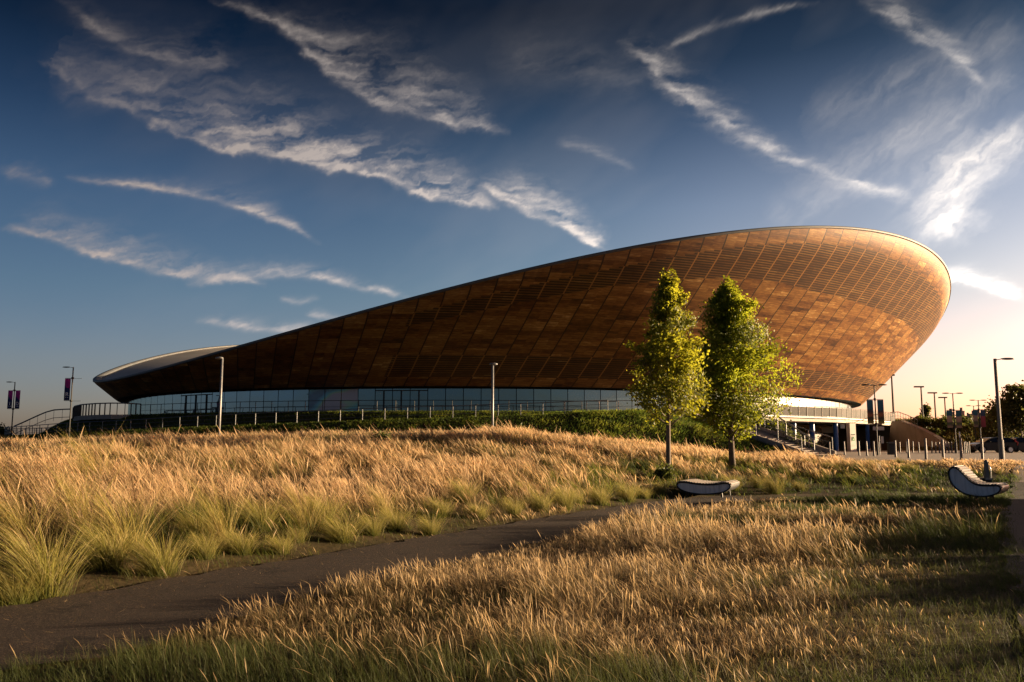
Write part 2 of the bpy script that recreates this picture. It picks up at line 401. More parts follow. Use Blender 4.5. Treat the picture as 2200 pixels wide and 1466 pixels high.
strip('forecourt', [(17.6,30.2)]+ROAD_L[7:], [(24.8,27.0)]+_R[7:], M['paving'], .018, 30)
# plaza sheet: over the flat ground at the right
def _plaza():
    b = MB(); P = [(14.2,39),(23.0,38.5),(31,33.5),(70,33),(140,60),(140,116),(66,118),(56,123),(28,112),(27.5,84),(27.2,70),(22,58),(16.5,48)]
    n = len(P); b.add([(x, y, .775) for x, y in P]+[(x, y, .2) for x, y in P], [tuple(range(n))]+[((i+1) % n, i, n+i, n+(i+1) % n) for i in range(n)]); tag(b.build('plaza', M['paving'], fix=False), kind='structure')
_plaza()

# ------------------------------------------------------------------ velodrome
velo = thing('velodrome', 'velodrome with a curved timber-clad body, saddle roof and glazed concourse', 'velodrome', (CX, CY, ZC))
def arc_T(n, a, b):
    T = np.linspace(0, 2*np.pi, 7201); x, y = ell(T, a, b); s = np.r_[0, np.cumsum(np.hypot(np.diff(x), np.diff(y)))]
    return np.interp(np.linspace(0, s[-1], n+1), s, T), s[-1]
NP_ = 164
HPROF = [(0,0),(.11,.085),(.30,.255),(.50,.445),(.70,.64),(.88,.82),(.965,.91),(1,1)]   # (outward, upward) from the lower edge to the rim
def prof(n):
    P = np.array(HPROF, float); d = np.r_[0, np.cumsum(np.hypot(*np.diff(P, axis=0).T))]; s = np.linspace(0, d[-1], n)
    p = np.stack([np.interp(s, d, P[:,0]), np.interp(s, d, P[:,1])], 1)
    for _ in range(14): p[1:-1] = .25*p[:-2]+.5*p[1:-1]+.25*p[2:]
    return p
def _cladding():
    Tp, _ = arc_T(NP_, (RA+LA)/2, (RB+LB)/2); sub = 3
    Tc = np.interp(np.arange(NP_*sub+1)/sub, np.arange(NP_+1), Tp); pr = prof(58); m = len(pr)
    PU = np.arange(NP_*sub+1)/sub
    lx, ly = ell(Tc, LA, LB); rx, ry = ell(Tc, RA, RB); rz = rimz(Tc)
    V = np.zeros((len(Tc), m, 3)); h, v = pr[:,0], pr[:,1]
    V[:,:,0] = lx[:,None]+(rx-lx)[:,None]*h; V[:,:,1] = ly[:,None]+(ry-ly)[:,None]*h; V[:,:,2] = ZL+(rz-ZL)[:,None]*v
    n = len(Tc); i = np.arange(n-1)[:,None]*m; k = np.arange(m-1)[None]
    F = np.stack([i+k, i+m+k, i+m+k+1, i+k+1], -1).reshape(-1, 4)
    deg = np.degrees(Tc); dg = np.where(deg < 200, deg+360, deg)
    lb = np.interp(dg, [316,321,328,334,342,349,352,356,364,372,382,391,410], [2.35,2.6,2.85,3.1,3.8,4.57,5.07,5.81,6.58,6.87,6.42,5.4,4.5]); lt = np.interp(dg, [316,333,343,352,359,366,372,381,389], [1.4,1.6,1.45,1.5,1.78,2.24,2.57,2.52,2.1])
    lo = ((dg > 316.2) & (dg < 470)).astype(float)
    pz = V[:,:,2]; pd = rz[:,None]-pz
    at = {'pu': ('FLOAT', np.repeat(PU, m)), 'pz': ('FLOAT', pz.ravel()), 'pd': ('FLOAT', pd.ravel()), 'lb': ('FLOAT', np.repeat(lb, m)), 'lt': ('FLOAT', np.repeat(lt, m)), 'lo': ('FLOAT', np.repeat(lo, m))}
    npmesh('cladding', V.reshape(-1, 3), F, M['wood'], velo, at, smooth=True)
    # coping round the rim
    cr = [(-.10,-.08),(.08,-.07),(.10,.20),(-.20,.27),(-.9,.16),(-.9,-.05)]
    V = []; 
    for t in Tc:
        z = rimz(t)
        for a, b in cr:
            x, y = ell(t, RA+a, RB+a); V.append((x, y, z+b))
    q = len(cr); i = np.arange(len(Tc)-1)[:,None]*q; k = np.arange(q)[None]; k2 = (k+1) % q
    F = np.stack([i+k, i+q+k, i+q+k2, i+k2], -1).reshape(-1, 4)
    npmesh('roof_coping', np.array(V), F, M['coping'], velo)
    # saddle roof
    rr = np.linspace(0, 1, 26); Tq = np.linspace(0, 2*np.pi, 241); A, Q = np.meshgrid(Tq, rr)
    x, y = ell(A, (RA-.8)*Q, (RB-.8)*Q); z = Z0+Q*Q*AM*np.cos(2*(A-DL))+Q*(B1*np.cos(A)+B2*np.sin(A))-.05
    na = len(Tq); i = np.arange(25)[:,None]*na; j = np.arange(na-1)[None]
    F = np.stack([i+j, i+j+1, i+na+j+1, i+na+j], -1).reshape(-1, 4)
    npmesh('roof', np.stack([x,y,z],-1).reshape(-1,3), F, M['roof'], velo, smooth=True)
    # soffit ring between the cladding and the glass
    Tq = np.linspace(0, 2*np.pi, 361); V = []
    for t in Tq:
        for d, z in ((0, ZL), (-1.6, ZL+.02), (-1.6, ZL-.16), (-1.9, ZL-.16)): x, y = ell(t, LA+d, LB+d); V.append((x, y, z))
    i = np.arange(360)[:,None]*4; k = np.arange(3)[None]
    npmesh('soffit', np.array(V), np.stack([i+k, i+4+k, i+5+k, i+1+k], -1).reshape(-1, 4), M['dark_steel'], velo)
_cladding()
def _glazing():
    a, b = LA-1.5, LB-1.5; T, L = arc_T(184, a, b); fr = MB(); back = MB(); doors = []
    n = 184
    for i in range(n):
        d = math.degrees(T[i]); d = d+360 if d < 200 else d
        x0, y0 = ell(T[i], a, b); x1, y1 = ell(T[i+1], a, b); p0, p1 = Vector((x0,y0,0)), Vector((x1,y1,0))
        if 246 < d < 416:
            px = float(_proj((x0+x1)/2, (y0+y1)/2, 6.3)[0]); e = (p1-p0).normalized(); nn = Vector((e.y, -e.x, 0))
            q0, q1 = p0+e*.04, p1-e*.04
            w = MB(); w.add([(q0.x,q0.y,ZC), (q1.x,q1.y,ZC), (q1.x,q1.y,ZL-.17), (q0.x,q0.y,ZL-.17)]+[(q.x-nn.x*.03, q.y-nn.y*.03, z) for q, z in ((q0,ZC),(q1,ZC),(q1,ZL-.17),(q0,ZL-.17))],
                  [(0,1,2,3),(7,6,5,4),(0,4,5,1),(1,5,6,2),(2,6,7,3),(3,7,4,0)])
            mural = 650 < px < 775; door = 820 < px < 905 or 395 < px < 455
            ob = w.build('window', M['mural'] if mural else M['glass'], velo)
            if mural: ob['label'] = 'window printed with a teal and blue mural'
            mid = (p0+nn*.03); ang = math.atan2(e.y, e.x); wd = .16 if not door else .34
            fm = MB(); fm.box((mid.x, mid.y, (ZC+ZL-.17)/2), (wd, .14, ZL-.17-ZC), ang); fo = fm.build('window_frame', M['dark_steel']); fo.parent = ob; fo.matrix_parent_inverse = velo.matrix_basis.inverted()@Matrix()
            if door:
                c = (p0+p1)/2+nn*.035
                dm = MB(); dm.box((c.x, c.y, ZC+1.25), (.14, .12, 2.4), ang); dm.box((c.x, c.y, ZC+2.5), (1.9, .12, .1), ang); dm.build('door_frame', M['dark_steel'], velo)
        else:
            back.add([(x0,y0,ZC), (x1,y1,ZC), (x1,y1,ZL-.17), (x0,y0,ZL-.17)], [(0,1,2,3)])
    back.build('rear_glazing', M['glass'], velo, fix=False)
_glazing()
# concourse: floor slab round the building, with the deeper terrace at the right
SLAB = [(1640,893.5,94),(1673,895.5,97),(1740,897.5,100.5),(1800,899,104),(1868,903,112),(1923,907.5,122)]
SL = [W(px, py, Y) for px, py, Y in SLAB]
ZS = ZC
SLP = [Vector((p.x, p.y, ZS)) for p in SL]
def _concourse():
    b = MB(); T = np.linspace(R(360), R(416), 24)
    inner = [Vector((*[float(q) for q in ell(t, LA-1.4, LB-1.4)], ZS)) for t in T]
    outer = []
    d = [0]
    for i in range(1, len(SLP)): d.append(d[-1]+(SLP[i]-SLP[i-1]).length)
    ext = SLP + [SLP[-1]+Vector((6, 22, 0))]
    d.append(d[-1]+(ext[-1]-ext[-2]).length)
    for s in np.linspace(0, d[-1], 24): outer.append(Vector([float(np.interp(s, d, [p[k] for p in ext])) for k in range(3)]))
    for lst, z in ((outer, 0), (outer, -.42), (inner, -.42), (inner, 0)):
        pass
    n = 24; vs = [(p.x,p.y,ZS) for p in outer]+[(p.x,p.y,ZS-.13) for p in outer]+[(p.x,p.y,ZS) for p in inner]
    b.add(vs, [(i, i+1, n+i+1, n+i) for i in range(n-1)]+[(2*n+i, 2*n+i+1, i+1, i) for i in range(n-1)], 0)
    # set-back underside
    o2 = [p+Vector((-.1,.35,0)) for p in outer]
    vs = [(p.x,p.y,ZS-.13) for p in outer]+[(p.x,p.y,ZS-.13) for p in o2]+[(p.x,p.y,ZS-.55) for p in o2]+[(p.x,p.y,ZS-.55) for p in inner]
    b.add(vs, [(i, i+1, n+i+1, n+i) for i in range(n-1)]+[(n+i, n+i+1, 2*n+i+1, 2*n+i) for i in range(n-1)]+[(2*n+i, 2*n+i+1, 3*n+i+1, 3*n+i) for i in range(n-1)], 1)
    b.build('terrace_slab', [M['white_edge'], M['soffit']], velo, fix=False)
    return outer, inner
OUTER, INNER = _concourse()
def _undercroft():
    # recessed entrance: rear glazing, tan panels, doors
    P = [p+Vector((-2.5,8.5,0)) for p in OUTER[1:18]]; b = MB(); g = MB(); fr = MB()
    for i in range(len(P)-1):
        p0, p1 = P[i], P[i+1]; e = (p1-p0).normalized(); ang = math.atan2(e.y, e.x); c = (p0+p1)/2; L = (p1-p0).length
        mi = 0
        g = MB(); g.box((c.x, c.y, .775+1.75), (L-.1, .06, 3.3), ang); go = g.build('entrance_window', M['glass_dark'], velo); fr = MB(); fr.box((p0.x, p0.y, .775+1.75), (.12, .16, 3.45), ang); fo = fr.build('window_frame', M['dark_steel']); fo.parent = go; fo.matrix_parent_inverse = velo.matrix_basis.inverted()
        b.box((c.x, c.y, 4.13), (L, .2, .3), ang)
    b.build('entrance_header', M['tan_inner'], velo)
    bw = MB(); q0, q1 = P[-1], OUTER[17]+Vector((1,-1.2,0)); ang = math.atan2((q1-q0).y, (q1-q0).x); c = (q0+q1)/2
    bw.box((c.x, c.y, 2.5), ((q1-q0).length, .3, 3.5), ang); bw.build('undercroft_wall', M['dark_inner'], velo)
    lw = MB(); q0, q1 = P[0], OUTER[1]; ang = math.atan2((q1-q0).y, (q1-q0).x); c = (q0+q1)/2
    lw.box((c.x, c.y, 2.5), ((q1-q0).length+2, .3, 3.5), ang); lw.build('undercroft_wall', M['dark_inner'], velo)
    for px, Y, w in ((1745.5, 103.5, .30), (1796, 106, .28), (1864, 113.5, .27), (1706, 101, .3)):
        p = W(px, 940, Y); cb = MB(); cb.tube([(p.x, Y, .775), (p.x, Y, ZS-.55)], w, 14); cb.build('column', M['blue'], velo, smooth=False)
    for px, Y in ((1710,100.8),(1803,106),(1850,111),(1915,118)):
        p = W(px, 911, Y); l = MB(); l.box((p.x, Y, ZS-.61), (.5 if px > 1720 else 3.2, .2, .09)); l.build('soffit_light', M['sign_white'], velo)
    s = W(1810, 914, 106.2); h = MB(); h.box((s.x, s.y, 3.85), (.55, .08, .5)); h.build('hanging_sign', M['sign_panel'], velo)
    s = W(1887, 916, 114); h = MB(); h.box((s.x, s.y, 3.75), (1.5, .1, .5)); h.build('hanging_sign', M['sign_white'], velo)
    s = W(1783, 917, 111); h = MB(); h.box((s.x, s.y, 3.5), (2.2, .1, .8)); h.build('hanging_sign', M['tan_inner'], velo)
_undercroft()
# glass balustrade along the terrace
def polyline_pts(P, step):
    d = [0]
    for i in range(1, len(P)): d.append(d[-1]+(P[i]-P[i-1]).length)
    n = max(2, int(round(d[-1]/step))+1)
    return [Vector([float(np.interp(s, d, [p[k] for p in P])) for k in range(3)]) for s in np.linspace(0, d[-1], n)]
def _glassrail():
    t = thing('glass_balustrade', 'outward leaning smoked glass balustrade on the edge of the entrance terrace', 'balustrade', SLP[0])
    P = polyline_pts(SLP, 1.55); rail = MB(); g = MB(); lean = Vector((-.06,-.30,0)); H = 1.25
    for i, p in enumerate(P):
        q = P[min(i+1, len(P)-1)]; e = (q-p) if i < len(P)-1 else (p-P[i-1]); ang = math.atan2(e.y, e.x)
        a = p+Vector((0,.12,.02)); b2 = a+lean+Vector((0,0,H)); pm = MB(); pm.tube([a, b2], .045, 6); pm.build('post', M['white_edge'], t)
        if i < len(P)-1:
            a2 = q+Vector((0,.12,.02)); nrm = Vector((e.y,-e.x,0)).normalized()*-.02; k = e.normalized()*.05
            lo1, lo2 = a+k+Vector((0,0,.08)), a2-k+Vector((0,0,.08)); f = (H-.18)/H
            hi1, hi2 = a+k+lean*f+Vector((0,0,H-.1)), a2-k+lean*f+Vector((0,0,H-.1))
            pan = MB(); pan.add([lo1, lo2, hi2, hi1]+[v+nrm for v in (lo1, lo2, hi2, hi1)], [(0,1,2,3),(7,6,5,4),(0,4,5,1),(1,5,6,2),(2,6,7,3),(3,7,4,0)]); pan.build('glass_panel', M['glass_rail'], t)
            rail.tube([b2, a2+lean+Vector((0,0,H))], .04, 6)
    rail.build('handrail', M['coping'], t)
_glassrail()

# wing wall with the relief marks
def _wing():
    A0 = W(1921, 957, 119); B0 = W(2042, 957, 100)
    ang = math.atan2(B0.y-A0.y, B0.x-A0.x); A = Vector((A0.x, A0.y, .6)); e = Vector((math.cos(ang), math.sin(ang), 0)); L = (B0-A0).length
    n = Vector((e.y, -e.x, 0))
    if n.y > 0: n = -n
    def on(px, py, out=0.0):
        d = W(px, py, 100)-Vector((0,0,CAMZ)); o = Vector((0,0,CAMZ)); k = (A-o).dot(n)/d.dot(n); return o+d*k+n*out
    poly = [(1917,960),(1924.5,906),(1944,903.5),(1988,921.5),(2020,938),(2040,952),(2041,960)]
    t = thing('wing_wall', 'brown concrete wing wall tapering down beside the entrance, with faint relief marks', 'wall', A)
    b = MB(); b.prism(poly, lambda p: on(*p), lambda p: on(*p, -.6)); b.build('wall', M['concrete'], t)
    base = MB(); base.prism([(1918,946),(1960,945),(2038,953),(2041,960),(1917,960)], lambda p: on(*p, .03), lambda p: on(*p, -.2)); base.build('plinth', M['concrete_dark'], t)
    def stroke(pts, w=1.3):
        s = MB()
        for (x0,y0),(x1,y1) in zip(pts[:-1], pts[1:]):
            dx, dy = x1-x0, y1-y0; l = math.hypot(dx, dy); nx, ny = -dy/l*w/2, dx/l*w/2
            s.prism([(x0+nx,y0+ny),(x1+nx,y1+ny),(x1-nx,y1-ny),(x0-nx,y0-ny)], lambda p: on(*p, .05), lambda p: on(*p, -.1))
        s.build('relief_mark', M['concrete_dark'], t)
    stroke([(1945,919),(1938,925),(1947,934)]); stroke([(1953,920.5),(1945,927),(1954,933.5)])
    stroke([(1960,933),(1968,921),(1975,932)], 1.0); stroke([(1964.5,928.5),(1971,928.5)], .9)
    stroke([(1972,937),(1970,946)], 1.1); stroke([(1979,946),(1980.5,936),(1985,942),(1989,934)], .9)
    stroke([(1992,939),(1997,933.5),(2000,938),(1996.5,945),(1992.5,943),(1992,939)], .9); stroke([(2004,934),(2006.5,937),(2005.5,947)], .9)
    for px, py in ((1933,923),(1924,940),(1954.5,941.5)):
        c = on(px, py, .06); m = MB(); m.box(c, (.5,.1,.14), ang); m.build('wall_light', M['sign_white'], t)
    # rail on its top
    r = thing('ramp_railing', 'thin pale railing running along the top of the brown wing wall', 'railing', on(1944, 903))
    tops = [on(1926,903,-.8), on(1944,902,-.8), on(1965,910,-.8), on(1986,920,-.8)]; h = Vector((0,0,1.05)); rm = MB()
    rm.tube([p+h for p in tops], .05, 6); rm.tube([p+h*.5 for p in tops], .02, 5); rm.build('handrail', M['steel'], r)
    for p in polyline_pts(tops, 1.0): pm = MB(); pm.tube([p-Vector((0,0,.3)), p+h], .025, 5); pm.build('post', M['steel'], r)
_wing()

# ------------------------------------------------------------------ railings on the berm
def railing(name, label, P, H, rails, post_r, mats, flat=None, rail_r=.028):
    t = thing(name, label, 'railing', P[0])
    rm = MB()
    for k, f in enumerate(rails): rm.tube([p+Vector((0,0,H*f)) for p in P], rail_r*(1.25 if k == 0 else .55), 6)
    rm.build('handrail', mats[1], t)
    pm = MB()
    if flat: pm.box((0,0,H/2-.1), (flat[0], flat[1], H+.2))
    else: pm.tube([(0,0,-.3), (0,0,H)], post_r, 8)
    first = pm.build('post', mats[0], None); me = first.data
    for i, p in enumerate(P):
        q = P[min(i+1, len(P)-1)]-P[max(i-1, 0)]; o = first if i == 0 else child(t, 'post', me)
        o.parent = t; o.matrix_parent_inverse = Matrix(); o.location = p-P[0]; o.rotation_euler = (0, 0, math.atan2(q.y, q.x))
    return t
def curve_pts(o, Ta, Tb, step, zf):
    T = np.linspace(R(Ta), R(Tb), 400); x, y = ell(T, LA+o, LB+o); s = np.r_[0, np.cumsum(np.hypot(np.diff(x), np.diff(y)))]
    n = int(s[-1]/step)+1; Tq = np.interp(np.arange(n)*step, s, T); x, y = ell(Tq, LA+o, LB+o)
    return [Vector((float(a), float(b), float(zf(t)))) for a, b, t in zip(x, y, Tq)]
def _T_at(px, o):
    T = np.linspace(R(215), R(372), 1500); x, y = ell(T, LA+o, LB+o); p, _ = _proj(x, y, 4.0)
    return math.degrees(T[np.argmin(np.abs(p-px))])
railing('ramp_railing', 'long steel post and wire railing climbing along the lower ramp of the berm', curve_pts(RAMP_O-.2, _T_at(290, RAMP_O), _T_at(1345, RAMP_O), 2.05, ramp_z), 1.12, (1, .66, .33), .040, (M['grey_post'], M['grey_post']), None, .034)
railing('ramp_railing', 'row of stout pale posts edging the foot of the berm at far left', curve_pts(RAMP_O-.2, _T_at(76, RAMP_O), _T_at(280, RAMP_O), 1.85, ramp_z), 1.15, (.99,), .07, (M['grey_post'], M['grey_post']), (.13,.10), .012)
railing('concourse_railing', 'dark post and rail fence in front of the concourse windows', curve_pts(4.2, _T_at(300, 4.2), _T_at(1340, 4.2), 1.9, lambda t: ZC), 1.15, (1, .45), .035, (M['dark_steel'], M['dark_steel']))
_p = [ground_at(px, Y) for px, Y in ((1287,80),(1341,80.5),(1400,81),(1440,81.5),(1490,82))]
railing('concourse_railing', 'short pale steel railing on the berm behind the slender tree', polyline_pts([Vector((p.x, p.y, max(p.z, ZC-.35))) for p in _p], 2.0), 1.1, (1, .5), .04, (M['steel'], M['steel']))
# fin balustrade of the left terrace
_p = [Vector((W(px, 880, Y).x, Y, ZC)) for px, Y in ((302,96),(275,94),(240,93.5),(205,94.5),(175,97),(160,101),(157,106))]
railing('fin_balustrade', 'curved balustrade of upright flat fins at the left end of the concourse', polyline_pts(_p, .80), 1.28, (1,), .03, (M['dark_steel'], M['grey_post']), (.05, .13), .06)
_p = [Vector((W(px, 890, 106).x, 106, z)) for px, z in ((152,ZC+.05),(128,ZC),(108,ZC-.1),(80,4.05),(55,3.35),(32,2.75))]
railing('stair_handrail', 'pale handrail sloping down the stair at the far left of the concourse', polyline_pts(_p, 1.0), 1.1, (1,.1), .022, (M['steel'], M['steel']), None, .07)
# terrace slab under the left balustrade
_b = MB(); _q = [(p.x, p.y) for p in [Vector((W(px, 880, Y).x, Y, 0)) for px, Y in ((330,92.5),(302,95.5),(275,93.5),(240,93),(205,94),(175,96.6),(160,100.7),(157,106),(200,120),(300,110))]]
_b.add([(x, y, ZC-.0) for x, y in _q]+[(x, y, ZC-.5) for x, y in _q], [tuple(range(10))]+[(i, (i+1) % 10, 10+(i+1) % 10, 10+i) for i in range(10)]); _b.build('left_terrace', M['concrete'], velo)

# ------------------------------------------------------------------ stair to the concourse
def _stair():
    top = Vector((17.6, 83.0, ZC)); bot = Vector((25.2, 69.6, .775)); d = bot-top; L2 = Vector((d.x, d.y, 0)); e = L2.normalized(); side = Vector((e.y, -e.x, 0))
    t = thing('stair', 'concrete stair descending from the concourse behind the two meadow trees', 'stair', bot); ang = math.atan2(e.y, e.x)
    n = 25; b = MB(); w = 3.4
    for i in range(n):
        c = top+L2*((i+.5)/n); zt = ZC+(.775-ZC)*(i+1)/n; b.box((c.x, c.y, zt-.45), (L2.length/n*.998, w, .9), ang)
    b.build('step', M['concrete'], t)
    for s in (-1, 1):
        k = MB(); off = side*(s*(w/2+.12)); nn = 8
        k.add([top+off+Vector((0,0,.25))-side*.1, bot+off+Vector((0,0,.25))-side*.1, bot+off+Vector((0,0,-.8))-side*.1, top+off+Vector((0,0,-.8))-side*.1, top+off+Vector((0,0,.25))+side*.1, bot+off+Vector((0,0,.25))+side*.1, bot+off+Vector((0,0,-.8))+side*.1, top+off+Vector((0,0,-.8))+side*.1],
              [(0,1,2,3),(7,6,5,4),(0,4,5,1),(1,5,6,2),(2,6,7,3),(3,7,4,0)]); k.build('stringer', M['concrete'], t)
    P = lambda off: [top+side*off+d*f+Vector((0,0,.25)) for f in np.linspace(.02, .98, 7)]
    sd = 1 if side.x > 0 else -1
    railing('stair_handrail', 'steel handrail on the tree side of the concourse stair', P(-sd*1.82), 1.05, (1,.55), .035, (M['steel'], M['steel']))
    railing('stair_handrail', 'steel handrail on the planted side of the concourse stair', P(sd*1.82), 1.05, (1,.55), .035, (M['steel'], M['steel']))
    q0, q1 = W(1671, 922, 76), W(1750, 977, 71); q0 = Vector((q0.x, q0.y, 2.95)); q1 = Vector((q1.x, q1.y, .78))
    railing('guard_railing', 'pale steel guard rail on the wall top beside the entrance forecourt', [q0+(q1-q0)*f for f in (0,.25,.5,.75,1)], 1.15, (1,.92,.1), .04, (M['steel'], M['steel']), None, .04)
    w2 = MB(); a, b2 = q0, q1+Vector((.1,0,0)); w2.prism([(0,0),(1,0),(1,-.35),(0,-2.6)], lambda p: Vector((a.x+(b2.x-a.x)*p[0], a.y+(b2.y-a.y)*p[0], a.z+(b2.z-a.z)*p[0]+p[1])), lambda p: Vector((a.x+(b2.x-a.x)*p[0]-.1, a.y+(b2.y-a.y)*p[0]+.3, a.z+(b2.z-a.z)*p[0]+p[1])))
    tag(w2.build('retaining_wall', M['concrete']), 'low sloping concrete wall under the guard rail by the forecourt', 'wall')
    return q0, q1, top, bot
Q0, Q1, STOP, SBOT = _stair()

# ------------------------------------------------------------------ leaf / blade generators
def leaf_cloud(P, size, rnd, seed=0, droop=.3):
    """two-triangle folded leaves at points P"""
    g = np.random.default_rng(seed); n = len(P)
    a = g.random(n)*2*np.pi; el = g.normal(-droop, .55, n)
    d = np.stack([np.cos(a)*np.cos(el), np.sin(a)*np.cos(el), np.sin(el)], 1)
    s = np.cross(d, g.normal(0, 1, (n, 3))); s /= np.linalg.norm(s, axis=1)[:,None]+1e-9; nn = np.cross(d, s)
    L = size*(.7+.6*g.random(n))[:,None]; w = L*.36
    V = np.stack([P, P+d*L*.45+s*w+nn*w*.35, P+d*L, P+d*L*.45-s*w+nn*w*.35], 1).reshape(-1, 3)
    i = np.arange(n)[:,None]*4; F = np.concatenate([i+[0,1,2], i+[0,2,3]], 0)
    return V, F, np.repeat(rnd, 4)
def make_tree(name, label, base, H, prof_, trunk_r, clear, nb, nleaf, lsize, mat, bark, seed, group=None, cat='tree', lean=0.0, clump=.17, upw=.75):
    """prof_: (height fraction, left radius, right radius) of the crown"""
    g = np.random.default_rng(seed); r = random.Random(seed); t = thing(name, label, cat, base, 0, group)
    hs = [p[0]*H for p in prof_]; rl = [p[1] for p in prof_]; rrr = [p[2] for p in prof_]
    tk = MB(); n = 14; pts = []; rad = []
    for i in range(n+1):
        f = i/n; pts.append((lean*f*H+.05*math.sin(f*5+seed)*H*.06, .04*math.cos(f*4+seed)*H*.06, f*H*.96-.15*(i == 0))); rad.append(trunk_r*(1-f)**.8*(1.25 if i == 0 else 1)+.006)
    tk.tube(pts, rad, 9)
    at = lambda z: Vector([float(np.interp(z, [p[2] for p in pts], [p[k] for p in pts])) for k in range(3)])
    C = []; Wt = []
    for b in range(nb):
        f = (b+r.random())/nb; z0 = clear+(H*.90-clear)*f**.92; a = b*2.39996+r.random()*.8
        z1 = min(H*(.985-.05*r.random()), z0+(H-z0)*.10+upw*(.4+.8*r.random())*(1-.5*f))
        k = .5+.5*math.cos(a); R_ = float(np.interp(z1, hs, rl))*(1-k)+float(np.interp(z1, hs, rrr))*k
        R_ *= (.50+.66*r.random())
        p0 = at(z0); p1 = Vector((at(z1).x+R_*math.cos(a), at(z1).y+R_*math.sin(a)*.92, z1)); mid = p0.lerp(p1, .5)+Vector((0,0,-.06*R_))
        br = max(.012, trunk_r*.34*(1-f)); tk.tube([p0, mid, p1], [br, br*.6, .006], 5)
        for s in range(7):
            q = p0.lerp(p1, .28+.72*(s/6)**.8); jit = (.10+.16*r.random())*(R_+.25)*.55
            q2 = q+Vector((r.gauss(0,1), r.gauss(0,1), r.gauss(.25,.8)))*jit; C.append(q2); Wt.append(.6+.6*r.random())
            if s % 2: tk.tube([q, q2], [.008,.004], 3, cap=False)
    top = at(H*.93)
    for k in range(9):                                              # loose leading shoots give the crown a ragged point
        q = top+Vector((r.gauss(0,.16), r.gauss(0,.14), r.uniform(-.25,.0)*H*.4)); e_ = q+Vector((r.gauss(0,.06), r.gauss(0,.05), H*(.02+.07*r.random()*(1.4 if k == 0 else 1)))); tk.tube([q, e_], [.009,.004], 3, cap=False)
        for j in range(4): C.append(q.lerp(e_, .25+.25*j)); Wt.append(.16)
    tk.build('trunk', bark, None, smooth=True); local(t, bpy.data.objects[-1] if False else col.objects[-1])
    C = np.array(C); Wt = np.array(Wt); Wt /= Wt.sum()
    ci = g.choice(len(C), nleaf, p=Wt); cr = g.random(len(C))
    sh = np.interp(C[ci][:,2], hs, rl)/max(rl); P = C[ci]+g.normal(0, 1, (nleaf, 3))*clump*np.array([1,1,.8])*((.6+.8*cr[ci])*(.45+.55*sh))[:,None]
    V, F, rn = leaf_cloud(P, lsize, np.clip(.25+.5*cr[ci]+g.normal(0,.2,nleaf), 0, 1), seed)
    o = npmesh('crown', V, F, mat, None, {'rnd': ('FLOAT', rn)}); local(t, o); return t
TA = [(.0,.3,.3),(.18,.9,1.0),(.25,1.85,1.65),(.36,1.65,1.55),(.47,1.35,1.40),(.58,1.0,1.2),(.68,.72,.95),(.78,.52,.80),(.86,.36,.60),(.91,.18,.30),(.945,.06,.12),(1.0,.01,.02)]
TB = [(.0,.3,.3),(.16,.9,1.7),(.24,1.45,2.15),(.36,1.45,2.1),(.50,1.42,1.9),(.64,1.35,1.65),(.76,.98,1.08),(.84,.68,.72),(.90,.36,.38),(.945,.12,.13),(1.0,.01,.02)]
g1 = ground_at(1438, 28.5); g2 = ground_at(1573, 33.0)
h1 = W(1462, 566, 28.5).z-g1.z; h2 = W(1578, 588, 33).z-g2.z
make_tree('young_tree', 'slender young tree with yellow-green leaves and clear trunk, behind the pale bench', g1, h1*.985, TA, .085, 1.65, 74, 19000, .105, M['leaf_a'], M['bark_pale'], 5, lean=.006, clump=.155, upw=.5)
make_tree('young_tree', 'fuller bright green young tree forking low, right of the slender one', g2, h2*.985, TB, .12, .95, 104, 36000, .108, M['leaf_b'], M['bark'], 9, lean=.0, clump=.19, upw=.45)
# roadside trees at the right
TR = [(.0,.5,.5),(.15,2.6,2.6),(.35,3.3,3.3),(.6,3.0,3.0),(.8,2.1,2.1),(1.0,.6,.6)]
proto = make_tree('roadside_tree', 'tall dark roadside tree at the right end beyond the parked cars', ground_at(2196, 100), W(2196, 828, 100).z-.75, TR, .2, 1.2, 60, 9000, .34, M['leaf_far'], M['bark'], 21, clump=.5, upw=1.2)
for (px, Y, top, lab) in ((2150,108,878,'round dark roadside tree directly behind the tall parking lot lamp'), (2126,118,895,'small dark roadside tree beyond the bonnet of the black car'), (2172,112,868,'middle-sized dark roadside tree between the tall one and the lamp post')):
    c = copy_tree(proto); gp = ground_at(px, Y); c.location = gp; k = (W(px, top, Y).z-gp.z)/(W(2196, 828, 100).z-.75); c.scale = (k*1.15, k*1.15, k); c.rotation_euler = (0,0,px); c['label'] = lab
# trees added out of frame to shade the foreground
for i, (x, y, k) in enumerate(((20.5,6.4,.72),(24,1.5,.9),(20,-3,.9))):
    c = copy_tree(proto); c.location = (x, y, 0); c.scale = (k, k, k); c.rotation_euler = (0,0,i*1.7); c['label'] = 'unseen bushy tree added beside the dark pavement to shade the foreground'; c['group'] = 'added shade trees outside the picture'

